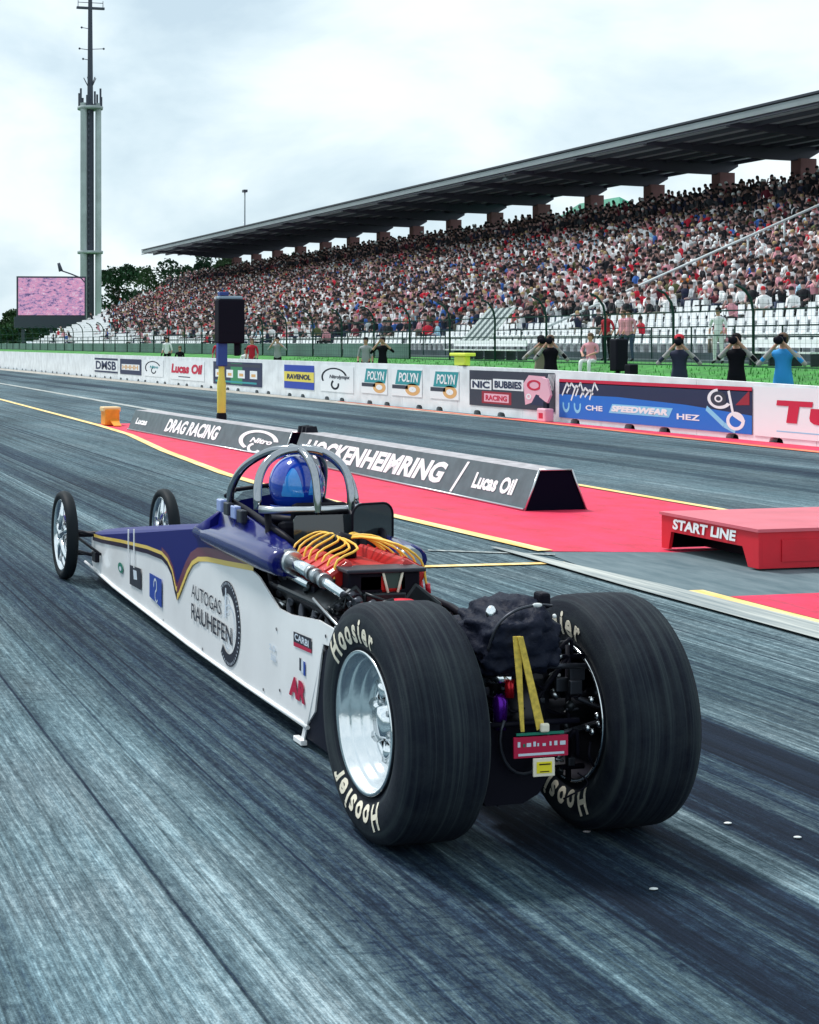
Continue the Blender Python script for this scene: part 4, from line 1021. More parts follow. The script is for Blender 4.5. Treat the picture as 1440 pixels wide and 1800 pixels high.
# painted scallop: stripes and blue field, on both sides
curve = [(7.16,.655),(7.62,.615),(8.0,.585),(8.19,.56),(8.32,.52),(8.42,.46),(8.52,.38),(8.62,.30),(8.67,.27),(8.72,.31),(8.80,.395),(8.9,.435),(9.04,.455),(9.42,.44),(10.2,.382),(10.86,.325),(11.2,.305)]
def offs(c, d):
    out = []
    for i, p in enumerate(c):
        a = Vector(c[max(i-1,0)]); b = Vector(c[min(i+1,len(c)-1)]); t = (b-a).normalized(); nn = Vector((-t.y,t.x))
        dd = d*(1.7 if i == 8 else 1); q = Vector(p)+nn*dd; out.append((q.x,q.y))
    return out
for s in (0,1):
    f_ = (lambda x: x) if s == 0 else mir; sg = -1 if s == 0 else 1
    def P(y, z, l): return (f_(sx(y))+sg*l, y, z)
    mb = MB()
    def ribbon(a, b, mi, l):
        V = []
        for p, q in zip(a, b): V += [P(*p,l), P(*q,l)]
        mb.add(V, [(2*i,2*i+1,2*i+3,2*i+2) for i in range(len(a)-1)], mi)
    fwd = curve[8:]; rear = curve[:9]
    # rear arm: yellow below, maroon above; front arm: dark below, gold line above
    ribbon(curve[:9], offs(curve,.028)[:9], 2, .0030); ribbon(offs(curve,.026)[:9], offs(curve,.075)[:9], 3, .0034)
    ribbon(fwd, offs(curve,.034)[8:], 4, .0032); ribbon(offs(curve,.028)[8:], offs(curve,.050)[8:], 2, .0038)
    ribbon(offs(curve,.048)[8:13], offs(curve,.075)[8:13], 3, .0036)
    top = [(11.2,ztop(11.2)-.02)]+[(y,ztop(y)-.02) for y in (10.4,9.58,8.8,8.19)]+[(7.9,.715),(7.5,.69),(7.16,.66)]
    cc = offs(curve,.048)
    low = cc[::1]
    # quads between the curve and the top edge
    V = []
    for y, z in low:
        zt = float(np.interp(y, [7.16,7.5,7.9,8.19,9.58,11.2], [.672,.695,.725,.738,.552,.342])); V += [P(y,z,.0026), P(y,max(zt,z+.001),.0026)]
    mb.add(V, [(2*i,2*i+1,2*i+3,2*i+2) for i in range(len(low)-1)], 1)
    mb.build('scallop_paint', DM, car, recalc=False)
# decals on the left side, each one its own part
def PL(y, z, l=.004): return (sx(y)-l, y, z)
PDIR = (-.0264,-1,0)
def decal(name, fn):
    global mb
    mb = MB(); fn(); mb.build(name, DM, car, recalc=False)
def dtext(t, y0, z0, w, h, mi, shear=0., bold=.03): put_text(mb, t, PL(y0,z0,0), PDIR, (0,0,1), w, h, mi, shear, bold, .0058)
def quad(pts, mi, l=.004): mb.add([PL(y,z,l) for y,z in pts], [tuple(range(len(pts)))], mi)
def ringL(y, z, r, t, a0, a1, mi, l=.0045):
    V = []
    for k in range(37):
        a = R_(a0+(a1-a0)*k/36)
        for q in (r, r-t): V.append(PL(y-q*math.cos(a), z+q*math.sin(a), l))
    mb.add(V, [(2*k,2*k+1,2*k+3,2*k+2) for k in range(36)], mi)
def f():
    ringL(7.60,.325,.215,.062,-128,128,5)
    for k in range(34):
        a = R_(-124+k*248/33); mb.add([PL(7.60-q*math.cos(a+w), .325+q*math.sin(a+w), .0048) for q, w in ((.196,0),(.196,.035),(.209,.035),(.209,0))], [(0,1,2,3)], 9)
    ringL(7.58,.325,.10,.008,-40,170,9); ringL(7.62,.23,.04,.007,0,360,9); ringL(7.62,.42,.045,.007,0,360,9); quad(((7.65,.35),(7.65,.50),(7.63,.50),(7.63,.35)),9,.0049)
decal('tyre_emblem', f)
decal('decal_lettering', lambda: dtext('AUTOGAS', 8.33,.345,.60,.075,5,0,.0))
decal('decal_lettering', lambda: dtext('RAUHEFEN', 8.33,.225,.80,.088,5,0,.008))
def f():
    quad(((9.93,.30),(9.60,.32),(9.60,.185),(9.93,.175)),5); quad(((9.82,.285),(9.72,.29),(9.70,.235),(9.80,.225)),9,.0055)
decal('dark_decal', f)
def f():
    quad(((9.36,.33),(9.04,.335),(9.04,.165),(9.36,.185)),6)
    ringL(9.20,.275,.045,.014,-60,200,9,.0055); ringL(9.17,.215,.04,.012,100,330,9,.0055)
decal('blue_decal', f)
decal('green_decal', lambda: (quad([(10.22+.08*math.cos(t*.35), .24+.035*math.sin(t*.35)) for t in range(18)],7), quad([(10.22+.035*math.cos(t*.35), .235+.015*math.sin(t*.35)) for t in range(18)],9,.0055)))
decal('small_decal', lambda: (quad(((6.55,.475),(6.31,.487),(6.31,.44),(6.55,.43)),5), quad(((6.55,.43),(6.31,.44),(6.31,.424),(6.55,.412)),8), dtext('CARBI',6.53,.443,.19,.030,9)))
decal('flag_decal', lambda: (quad(((6.47,.375),(6.445,.375),(6.445,.32),(6.47,.32)),5), quad(((6.444,.372),(6.416,.372),(6.416,.316),(6.444,.316)),9), quad(((6.415,.37),(6.39,.37),(6.39,.31),(6.415,.31)),6)))
decal('decal_lettering', lambda: dtext('AR', 6.61,.185,.22,.092,8,.15,.06))
decal('decal_lettering', lambda: (dtext('2.0', 6.90,.33,.09,.028,9), dtext('300', 6.88,.285,.08,.03,9)))
for y, z in ((6.80,.44),(6.13,.53),(7.0,.12),(8.1,.10),(6.75,.17),(9.0,.10)):
    decal('rivet', lambda: quad([(y+.009*math.cos(t), z+.009*math.sin(t)) for t in range(6)],5))
# bottom edge rail catching light, two thin straps over the nose
mb = MB(); mb.tube([(sx(y)-.002,y,zbot(y)-.004) for y in (6.36,7.3,8.4,10.46,11.5)], .010, n=6); mb.build('lower_rail', P_white, car)
for y in (9.95,9.78): mb = MB(); mb.box((sx(y)-.008,y,.30),(sx(y)-.003,y+.02,ztop(y)+.005)); mb.build('strap', P_white, car)

# cowl: hump in front of the cockpit, then a padded side fairing on each side
mb = MB(); secs = []
for y, zl, zs, zt, wi in ((8.30,.70,.722,.735,.0),(8.16,.69,.76,.80,.04),(8.0,.68,.80,.88,.09),(7.86,.675,.82,.93,.13)):
    x = sx(y)-.006; xr = mir(x)
    L_ = [(x,y,zl),(x-.03*min(1,(8.35-y)*3),y,(zl+zs)/2),(x-.02*min(1,(8.35-y)*3),y,zs),(x+.06,y,zs+(zt-zs)*.62),(x+.15,y,zt-.005),(CX,y,zt+.02)]
    secs.append(L_+[(mir(a),b,c) for a,b,c in L_[:-1][::-1]])
mb.loft(secs, 0, True, True, True); cowl = mb.build('front_cowl', P_blue, car)
for s in (0,1):
    f_ = (lambda x: x) if s == 0 else mir
    mb = MB(); secs = []
    for y, r_, zc, zr in ((8.22,.03,.72,.745),(8.0,.045,.725,.86),(7.84,.055,.735,.925),(7.5,.062,.742,.905),(7.2,.066,.748,.875),(6.95,.064,.748,.84),(6.78,.056,.747,.805),(6.74,.045,.745,.79)):
        x = sx(y); q = []
        for k in range(7):
            a = R_(-80+k*27); q.append((x+.03-(r_+.03)*max(0,math.cos(R_(-80+k*26))), y, zc+(r_+.012)*math.sin(R_(-80+k*26))))
        top_ = (x+.075,y,zr); q2 = [(x+.045,y,zr-.012),top_,(x+.10,y,zr-.012),(x+.105,y,zc-.04)]
        secs.append([(f_(a),b,c) for a,b,c in q+q2])
    mb.loft(secs, 0, True, True, True); fr = mb.build('side_fairing', mat('glossy_blue_paint',(.003,.006,.12),.22,coat=.5,spec=.3), car)
    mb = MB(); mb.tube([(f_(sx(y)+.05),y,z) for y,z in ((6.765,.752),(6.70,.752))], [.060,.052], n=16); mb.build('fairing_end_ring', M_steel, fr)
# little windscreen with a pale glare panel and the padded cockpit rim
M_glass = mat('tinted_screen', (.10,.13,.20), .08, alpha=.55, spec=.8)
mb = MB()
V1 = [(CX+.24*math.sin(t),8.02-.10*abs(math.sin(t))-.02,.88+.02*math.cos(t)) for t in np.linspace(-1.35,1.35,9)]; V2 = [(CX+.20*math.sin(t),7.80-.08*abs(math.sin(t)),1.0-.02*abs(math.sin(t))) for t in np.linspace(-1.35,1.35,9)]
mb.add([tuple(v) for v in V1+V2], [(i,i+1,10+i,9+i) for i in range(8)], 0, True); mb.build('windscreen', M_glass, car, recalc=False)
mb = MB(); mb.tube([(2.46,7.86,.945),(2.50,7.80,.985),(CX,7.78,1.01),(2.92,7.80,.985),(2.96,7.86,.945)], .012, n=6); mb.build('windscreen_frame', M_black, car)
mb = MB()
for i, (y, z) in enumerate(((7.78,.905),(7.66,.90),(7.54,.895),(7.44,.885))): mb = MB(); mb.bbox((2.395,y-.045,z-.03),(2.43,y+.03,z+.035),.006, i%2); mb.build('glare_block', [P_glare, M_dsteel], car)  # pale and dark blocks coloured as the reflection beside the windscreen
mb = MB(); mb.tube([(2.47,7.8,.93),(2.455,7.5,.915),(2.45,7.2,.885),(2.46,6.95,.85),(2.5,6.85,.80)], .016, n=6); mb.tube([(mir(x),y,z) for x,y,z in ((2.47,7.8,.93),(2.455,7.5,.915),(2.45,7.2,.885),(2.46,6.95,.85),(2.5,6.85,.80))], .016, n=6); mb.build('cockpit_rim', M_black, car)
mb = MB(); mb.bbox((2.45,7.75,.10),(2.98,7.80,.82),.01); mb.build('dash_panel', M_black, car)

# roll cage
mb = MB()
def arc(y, xl, xr_, zb, zt, lean=0., n=30):
    out = []
    for k in range(n+1):
        a = math.pi*k/n; out.append(((xl+xr_)/2-(xr_-xl)/2*math.copysign(abs(math.cos(a))**.85, math.cos(a)), y+lean*math.sin(a), zb+(zt-zb)*math.sin(a)**.75))
    return out
CB = [(2.40,7.12,.955),(2.46,7.07,.952),(2.68,7.05,.952),(2.86,7.07,.952),(2.92,7.12,.955)]
main = arc(7.16,2.405,2.905,.95,1.225,.10)
mb.tube(main, .021, n=10)
mb.tube(smooth_path([(2.445,7.72,.90),(2.44,7.69,1.0),(2.475,7.59,1.12),(2.565,7.46,1.205),(2.66,7.35,1.228)]), .020, n=12)
mb.tube(smooth_path([(mir(x)-.04,y,z) for x,y,z in [(2.445,7.72,.90),(2.44,7.69,1.0),(2.475,7.59,1.12),(2.565,7.46,1.205),(2.66,7.35,1.228)]]), .020, n=12)
mb.tube(smooth_path([(2.645,7.36,1.232),(2.655,7.22,1.215),(2.662,7.10,1.15),(2.665,7.055,1.05),(2.665,7.045,.93)]), .020, n=10)
mb.tube(smooth_path([(2.70,7.36,1.232),(2.78,7.24,1.21),(2.825,7.12,1.15),(2.84,7.065,1.05),(2.84,7.055,.93)]), .020, n=10)
mb.tube(smooth_path([(2.72,7.4,1.23),(2.84,7.30,1.19),(2.895,7.22,1.08),(2.905,7.16,.95)]), .018, n=8)
mb.build('roll_cage', M_tube, car)
mb = MB(); mb.tube(CB, .019, n=10); mb.build('cage_crossbar', M_steel, car)
mb = MB()
for x in (2.44,2.90): mb.tube([(x,7.12,.95),(x,7.05,.55),(x,7.0,.12)], .018, n=8)
mb.tube([(2.84,7.05,.94),(2.86,6.85,.70)], .022, n=8); mb.tube([(2.665,7.05,.93),(2.66,6.95,.55)], .018, n=8)
for x in (2.42,3.0): mb.tube([(x,7.0,.62),(x,6.3,.60),(x,5.5,.50)], .017, n=8); mb.tube([(x,7.0,.14),(x,6.3,.12),(x,5.1,.16)], .017, n=8)
for x in (2.42,3.0): mb.tube([(x,6.9,.14),(x,6.3,.60),(x,5.7,.14),(x,5.15,.48)], .014, n=8)
mb.build('frame_tubes', M_fram, car)
# dark shield boards behind the driver
M_shield = mat('smoked_shield', (.022,.032,.040), .12, coat=.8, alpha=.94)
def rrect(xa, xb, za, zb, r):
    out = []
    for cx_, cz_, a0 in ((xa+r,za+r,180),(xb-r,za+r,270),(xb-r,zb-r,0),(xa+r,zb-r,90)):
        for k in range(6): a = R_(a0+k*18); out.append((cx_+r*math.cos(a), cz_+r*math.sin(a)))
    return out
mb = MB(); mb.poly([(x,7.0-.04*(1-(z-.6)/.4),z) for x,z in rrect(2.525,2.85,.60,.935,.03)], (0,.008,0)); mb.build('rear_shield', M_shield, car)
mb = MB(); mb.poly([(x,6.95+(x-2.84)*.25,z) for x,z in rrect(2.80,3.03,.62,.985,.055)], (0,.008,0)); sh2 = mb.build('rear_shield', M_shield, car)
mb = MB(); o2 = [(x,6.95+(x-2.84)*.25,z) for x,z in rrect(2.80,3.03,.62,.985,.055)]; mb.tube(o2+[o2[0]], .006, n=5); mb.build('shield_edge', M_black, sh2)
mb = MB(); mb.bbox((2.48,7.06,.45),(2.93,7.12,.90),.03); mb.bbox((2.56,7.10,.86),(2.86,7.16,.98),.03); mb.build('seat_back', M_black, car)

# engine
M_vred = mat('red_valve_cover', (.50,.012,.010), .42, coat=.15, noise=.15, nscale=12); M_block = mat('engine_block', (.02,.025,.03), .35, .6, noise=.4, nscale=30); M_wire = mat('yellow_ignition_lead', (.86,.50,.05), .4)
M_boot = mat('red_plug_boot', (.60,.01,.03), .4)
eng = mb = MB(); mb.bbox((2.50,6.10,.18),(2.92,6.78,.58),.03)
for s in (-1,1):
    M_ = Matrix.Translation((CX+s*.14,6.44,.58))@Matrix.Rotation(s*R_(38),4,'Y'); mb.bbox((-.085,-.33,-.06),(.085,.33,.10),.015,0,M_)
eng = mb.build('engine_block', M_block, car)
for s in (-1,1):
    M_ = Matrix.Translation((CX-.005+s*.165+(.02 if s < 0 else 0),6.47,.722))@Matrix.Rotation(s*R_(30),4,'Y')
    mb = MB(); mb.bbox((-.065,-.26,-.055),(.065,.27,.055),.02,0,M_)
    for k in range(5): mb.box((-.05,-.22+k*.10,.0551),(.05,-.20+k*.10,.061),0,M_)
    mb.build('valve_cover', M_vred, eng)
mb = MB(); mb.bbox((2.58,6.12,.66),(2.82,6.70,.755),.02); mb.bbox((2.60,6.10,.60),(2.80,6.74,.67),.01,1); mb.build('intake_manifold', [M_vred, M_block], eng)
mb = MB(); mb.lathe([(0,0),(0,.07),(.06,.07),(.10,.05),(.115,0)],(2.70,6.60,.755),'Z',18); mb.build('distributor', M_black, eng)
hub = Vector((2.70,6.60,.85)); q = random.Random(3)
for s in (-1,1):
    for k in range(8 if s < 0 else 7):
        y = 6.20+k*.075; en = Vector((CX-.005+s*(.24 if s > 0 else .205),y,.655 if s > 0 else .69)); md_ = Vector((CX+s*(.11+.02*q.random())+(.05 if s < 0 else 0),y+.05+.03*q.random(),.825+.03*q.random()))
        p0 = hub+Vector((s*.02,0,-.02)); pts = [p0.lerp(md_,.33)+Vector((0,0,.02)), md_, md_.lerp(en,.5)+Vector((s*.035,0,.03)), md_.lerp(en,.8)+Vector((s*.015,0,0)), en]
        pts = [p0]+pts; sm_ = []
        for i in range(len(pts)-1):
            for t in (0,.33,.66):
                a0 = pts[max(i-1,0)]; a1 = pts[i]; a2 = pts[i+1]; a3 = pts[min(i+2,len(pts)-1)]
                sm_.append(.5*((2*a1)+(a2-a0)*t+(2*a0-5*a1+4*a2-a3)*t*t+(3*a1-a0-3*a2+a3)*t**3))
        sm_.append(pts[-1])
        m_ = MB(); m_.tube(sm_, .0055, n=7); w = m_.build('ignition_lead', M_wire, eng)
        m_ = MB(); m_.tube([en+Vector((-s*.005,0,.03)), en+Vector((0,0,-.012))], .012, n=8); m_.build('plug_boot', M_boot if s > 0 else M_block, eng)
# bright collar pipes running back beside the engine
mb = MB(); mb.tube([(2.405,6.70,.765),(2.40,6.55,.76),(2.40,6.42,.752)], .029, n=14); mb.tube([(2.40,6.40,.748),(2.405,6.28,.735),(2.42,6.10,.705)], [.024,.021,.016], n=14)
mb.tube([(2.41,6.72,.70),(2.425,6.5,.685)], .020, n=10); mb.build('bright_pipe', M_chrome, car)
for y in (6.42,6.36,6.27): mb = MB(); mb.tube([(2.402,y+.012,.750-.08*(6.4-y)),(2.403,y-.012,.748-.08*(6.4-y))], .033, n=14); mb.build('pipe_clamp', M_steel, car)
# headers, left and right
for s in (-1,1):
    mb = MB()
    for k in range(4):
        y = 6.20+k*.16; x0_ = CX+s*.235
        mb.tube(smooth_path([(CX+s*.20,y,.575),(CX+s*.225,y-.01,.55),(CX+s*.24,y-.05,.49),(CX+s*.24,y-.13,.41+.01*k),(CX+s*.22,y-.24,.35)],4), .020, n=10)
    mb.build('exhaust_header', M_dsteel, eng)
mb = MB(); q = random.Random(9)
for i in range(150):
    y = q.uniform(5.95,7.05); x = 2.40+q.random()*.13; z = q.uniform(.48,.69) if y > 6.6 else q.uniform(.50,.70)
    if i % 3 == 0: mb.tube([(x,y,z),(x+q.uniform(-.02,.06),y+q.uniform(-.1,.1),z+q.uniform(-.08,.08)),(x+.08,y+q.uniform(-.15,.15),z+q.uniform(-.08,.08))], q.uniform(.004,.010), 3 if q.random() < .18 else i%3, n=6)
    elif i % 3 == 1: mb.tube([(x,y,z),(x+.03,y+.01,z+.01)], q.uniform(.008,.022), 3 if q.random() < .2 else i%3, n=10)
    else: mb.bbox((x,y-.03,z-.02),(x+.04,y+.025,z+.015),.004,i%3)
mb.build('engine_fittings', [M_block,M_dsteel,M_black,M_steel], car)
mb = MB(); mb.tube([(2.365,6.30,.66),(2.40,6.10,.575),(2.405,6.02,.56)], .008, n=6); mb.tube([(2.35,6.02,.585),(2.45,5.98,.585)], .007, n=6); mb.build('stay_rod', M_steel, car)
# black twin boxes and red dome behind the engine
mb = MB(); mb.bbox((2.545,6.12,.60),(2.70,6.20,.755),.008); mb.bbox((2.775,6.12,.60),(2.87,6.20,.755),.008); mb.bbox((2.70,6.14,.60),(2.775,6.18,.70),.006); mb.bbox((2.53,6.10,.752),(2.89,6.24,.77),.005,1); mb.build('rear_scoop', [M_black, M_dsteel], eng)
mb = MB(); mb.poly([(2.692,6.115,.755),(2.785,6.115,.755),(2.765,6.115,.685),(2.712,6.115,.685)],(0,.004,0)); mb.tube([(2.695,6.11,.755),(2.725,6.11,.64)],.006,1,n=5); mb.tube([(2.785,6.11,.755),(2.755,6.11,.64)],.006,1,n=5); mb.build('scoop_vee', [mat('dark_green_panel',(.03,.07,.06),.5), M_cream], eng)
mb = MB(); mb.ball((2.71,5.95,.575),(.13,.10,.095)); mb.build('red_bellhousing', M_boot, eng)

eng.location = (-.055,.09,.022)
# rear slicks
M_dish = mat('machined_dish', (.80,.83,.85), .20, 1.0, bump=.15, bscale=25)
def slick_mat():
    m = bpy.data.materials.new('slick_rubber'); m.use_nodes = True; t = m.node_tree; b = t.nodes['Principled BSDF']; L = t.links.new
    g = N(t,'ShaderNodeNewGeometry'); mpn = N(t,'ShaderNodeMapping'); mpn.inputs['Scale'].default_value = (70,1.0,1.0); L(g.outputs['Position'], mpn.inputs[0])
    n = N(t,'ShaderNodeTexNoise'); n.inputs['Scale'].default_value = 1; n.inputs['Detail'].default_value = 4; n.inputs['Roughness'].default_value = .6; L(mpn.outputs[0], n.inputs['Vector'])
    c = N(t,'ShaderNodeValToRGB'); c.color_ramp.elements[0].position=.36; c.color_ramp.elements[0].color=(.0035,.005,.012,1); c.color_ramp.elements[1].position=.68; c.color_ramp.elements[1].color=(.030,.040,.046,1)
    q = c.color_ramp.elements.new(.52); q.color = (.009,.013,.022,1)
    L(n.outputs['Fac'], c.inputs[0]); L(c.outputs[0], b.inputs['Base Color']); b.inputs['Roughness'].default_value = .72; b.inputs['Specular IOR Level'].default_value = .16
    n2 = N(t,'ShaderNodeTexNoise'); n2.inputs['Scale'].default_value = 160; n2.inputs['Detail'].default_value = 3; L(g.outputs['Position'], n2.inputs['Vector'])
    n3 = N(t,'ShaderNodeTexNoise'); n3.inputs['Scale'].default_value = 7; n3.inputs['Detail'].default_value = 8; n3.inputs['Roughness'].default_value = .75; L(g.outputs['Position'], n3.inputs['Vector'])
    r3 = N(t,'ShaderNodeMapRange'); r3.inputs[1].default_value=.42; r3.inputs[2].default_value=.72; r3.inputs[3].default_value=0; r3.inputs[4].default_value=.25; L(n3.outputs['Fac'], r3.inputs[0])
    m3 = N(t,'ShaderNodeMixRGB'); m3.inputs[2].default_value=(.055,.07,.07,1); L(r3.outputs[0], m3.inputs[0]); L(c.outputs[0], m3.inputs[1]); L(m3.outputs[0], b.inputs['Base Color'])
    ad = N(t,'ShaderNodeMath', operation='ADD'); L(n.outputs['Fac'], ad.inputs[0]); 
    ml = N(t,'ShaderNodeMath', operation='MULTIPLY'); ml.inputs[1].default_value = .35; L(n2.outputs['Fac'], ml.inputs[0]); L(ml.outputs[0], ad.inputs[1])
    bp = N(t,'ShaderNodeBump'); bp.inputs['Strength'].default_value=.5; bp.inputs['Distance'].default_value=.006; L(ad.outputs[0], bp.inputs['Height']); L(bp.outputs[0], b.inputs['Normal'])
    return m
M_slick = slick_mat()
RW = .418; YA = 5.14
def arc_text(mb_, word, yc, zc, r0, h, ang_c, adv, xplane, sgn):
    """letters standing outward on the tyre wall; sgn -1: read from the left of the car"""
    V0 = [text_geo(ch, .15, .034) for ch in word]; ws = [max(v[3]-v[2], .15)+.13 for v in V0]; tot = sum(ws)*adv; a = ang_c+tot/2
    for g_, w in zip(V0, ws):
        am = a-w*adv/2; rad = Vector((0,-math.cos(am),math.sin(am))); tan = Vector((0,-math.sin(am),-math.cos(am)))
        V, F, xa, xb, ya, yb = g_; bmg = bmesh.new(); bv = [bmg.verts.new(v) for v in V]
        for f in F: bmg.faces.new([bv[i] for i in f])
        bmesh.ops.subdivide_edges(bmg, edges=bmg.edges, cuts=3, use_grid_fill=True); bmesh.ops.triangulate(bmg, faces=bmg.faces); bmg.verts.index_update(); V = [v.co.copy() for v in bmg.verts]; F = [tuple(v.index for v in f.verts) for f in bmg.faces]; bmg.free()
        pts = []
        for v in V:
            hh = v.y/.73; rr = r0+h*hh; xo = xplane(rr)
            p = Vector((xo,yc,zc))+rad*rr+tan*((v.x-(xa+xb)/2)*adv*r0*1.06); pts.append(tuple(p))
        mb_.add(pts, F); a -= w*adv
def rear_wheel(x0, left):
    prof = [(.035,.243),(.020,.262),(.004,.30),(.000,.335),(.006,.370),(.016,.394),(.027,.408),(.045,.4150),(.10,.4172),(.16,.4178),(.22,.4172),(.275,.4150),(.293,.408),(.304,.394),(.314,.370),(.320,.335),(.316,.30),(.300,.262),(.285,.243)]
    w_ = MB(); w_.lathe([(.18,.03),(.18,.0305)],(x0,YA,RW),'X',12); 
    wheel = MB()
    # barrel of the rim: deep polished dish
    pr = [(.030,.246),(.016,.253),(.010,.248),(.016,.238),(.024,.232),(.050,.229),(.054,.222),(.058,.214),(.085,.209),(.090,.202),(.094,.196),(.112,.190),(.118,.184),(.130,.170)] if left else [(.030,.246),(.016,.253),(.010,.248),(.016,.238),(.024,.232),(.10,.222),(.22,.19),(.23,.10)]
    wheel.lathe(pr[:4], (x0,YA,RW), 'X', 72); wheel.lathe(pr[3:], (x0,YA,RW), 'X', 72, 1)
    wh = wheel.build('wheel', [M_chrome, M_dish if left else M_black], car)
    t_ = MB(); t_.lathe(prof+[(.285,.235),(.035,.235)], (x0,YA,RW), 'X', 96, closed=True)
    # flat where it meets the ground
    t_.v = [(x,y,max(z,.0)+(0 if z > .03 else 0)) for x,y,z in t_.v]; ty = t_.build('tyre', M_slick, wh)
    def xs(r): return x0+float(np.interp(r, [.243,.262,.30,.335,.37,.397], [.035,.020,.004,.0,.006,.024]))-.0025
    for an_ in (106,-97): l_ = MB(); arc_text(l_, 'Hoosier', YA, RW, .280, .088, R_(an_), .315, xs, -1); l_.build('tyre_lettering', M_cream, wh, recalc=False)
    # centre with windows, bolts, brake parts
    c_ = MB(); hx = x0+(.130 if left else .225); cm = M_chrome if left else M_dsteel
    c_.lathe([(0,.172),(-.012,.168),(-.012,.150),(0,.148)],(hx,YA,RW),'X',48)
    for k in range(8):
        a = k*math.pi/4+.2; c_.tube([(hx-.01,YA+.155*math.cos(a),RW+.155*math.sin(a)),(hx+.0,YA+.085*math.cos(a),RW+.085*math.sin(a))],[.024,.03],n=8)
    c_.lathe([(.03,0),(.03,.085),(-.02,.085),(-.035,.06),(-.06,.05),(-.06,0)],(hx,YA,RW),'X',32)
    c_.build('rim_centre', cm, wh)
    c_ = MB()
    for k in range(5):
        c_ = MB(); a = k*math.pi*.4; c_.tube([(hx-.05,YA+.066*math.cos(a),RW+.066*math.sin(a)),(hx-.02,YA+.066*math.cos(a),RW+.066*math.sin(a))],.011,n=6); c_.build('wheel_nut', M_steel if left else M_dsteel, wh)
    c_ = MB(); c_.lathe([(.05,.05),(.05,.17),(.035,.17),(.035,.05)],(hx,YA,RW),'X',40); c_.build('brake_disc', M_dsteel, wh)
    return wh
rear_wheel(2.10, True); rear_wheel(2.885, False)
# inner black backing of the left wheel well and the axle
mb = MB(); mb.tube([(2.25,YA,RW),(3.06,YA,RW)], .045, n=16); mb.build('rear_axle', M_dsteel, car)
mb = MB(); mb.lathe([(0,0),(0,.10),(.05,.17),(.10,.19),(.15,.17),(.20,.10),(.20,0)],(2.56,YA,RW),'X',28); mb.bbox((2.56,5.05,.20),(2.80,5.35,.60),.04); mb.bbox((2.60,5.35,.25),(2.82,6.1,.5),.04); mb.build('gearbox', mat('gearbox_black',(.010,.011,.018),.4,.3), car)
mb = MB(); mb.poly([(2.44,4.90,.44),(2.74,4.90,.44),(2.74,4.90,.34),(2.66,4.90,.20),(2.60,4.90,.17),(2.46,4.90,.17),(2.43,4.90,.25)],(0,.02,0)); mb.tube([(2.45,4.88,.45),(2.80,4.88,.45)],.010,n=8); mb.build('rear_guard', M_black, car)
# dark diffuser board and white strut ahead of the left tyre
mb = MB(); mb.poly([(2.366,6.16,.47),(2.372,6.40,.04),(2.372,5.6,.04),(2.372,5.6,.47)],(.006,0,0)); mb.build('tyre_shield_board', mat('black_board',(.010,.012,.022),.5), car)
mb = MB(); mb.poly([(2.360,6.165,.50),(2.360,6.20,.50),(2.360,6.445,.02),(2.360,6.41,.02)],(.006,0,0)); mb.bbox((2.345,6.40,.006),(2.375,6.50,.03),.004); mb.build('side_strut', P_white, car)
# rear rods, bottles, lines around the axle
mb = MB()
mb.tube([(2.64,4.90,.64),(2.87,4.95,.62)],.010,n=8); mb.tube([(2.74,4.95,.38),(2.96,5.02,.40)],.011,n=8); mb.tube([(2.50,5.0,.63),(2.62,4.92,.62)],.018,1,n=8)
mb.tube([(2.49,4.95,.60),(2.56,4.9,.60)],.022,1,n=10); mb.tube([(2.86,5.0,.50),(2.97,5.05,.45),(3.0,5.0,.46)],.010,n=8)
for x,y,z in ((2.87,4.94,.405),(2.90,4.96,.385),(2.95,5.0,.40),(2.92,4.96,.44),(2.97,5.0,.345),(2.89,4.95,.50),(2.94,4.97,.52)): mb.ball((x,y,z),.013,1,nu=8,nv=6)
for z in (.71,.76,.81): mb.ball((2.525,4.98+.02*(z-.7),z),(.022,.022,.03),1,nu=10,nv=7)
mb.build('rods_and_fittings', [M_dsteel, M_chrome], car)
mb = MB(); pts = [(2.50+.09*(1-math.cos(t)),4.87,.40-.12*math.sin(t)) for t in np.linspace(-.6,3.4,14)]; mb.tube(pts,.006,n=6); mb.build('breather_hose', M_dsteel, car)
mb = MB(); mb.lathe([(0,0),(0,.022),(.10,.026),(.12,.012),(.12,0)],(2.515,4.90,.43),'Z',14); mb.build('purple_fitting', mat('purple_anodised',(.10,.01,.30),.25,.8), car)
mb = MB(); mb.lathe([(0,0),(0,.016),(.06,.016),(.06,0)],(2.545,4.89,.54),'Z',12); mb.build('red_fitting', mat('red_anodised',(.5,.01,.02),.25,.6), car)
mb = MB(); q = random.Random(21); mb.tube([(2.44,5.02,.64),(2.9,5.02,.64)],.010,n=6); mb.tube([(2.44,5.02,.25),(2.9,5.02,.25)],.010,n=6); mb.tube([(2.50,5.02,.2),(2.50,5.02,.68)],.010,n=6); mb.tube([(2.84,5.02,.2),(2.84,5.02,.68)],.010,n=6); mb.tube([(2.5,5.02,.25),(2.84,5.02,.64)],.010,n=6)
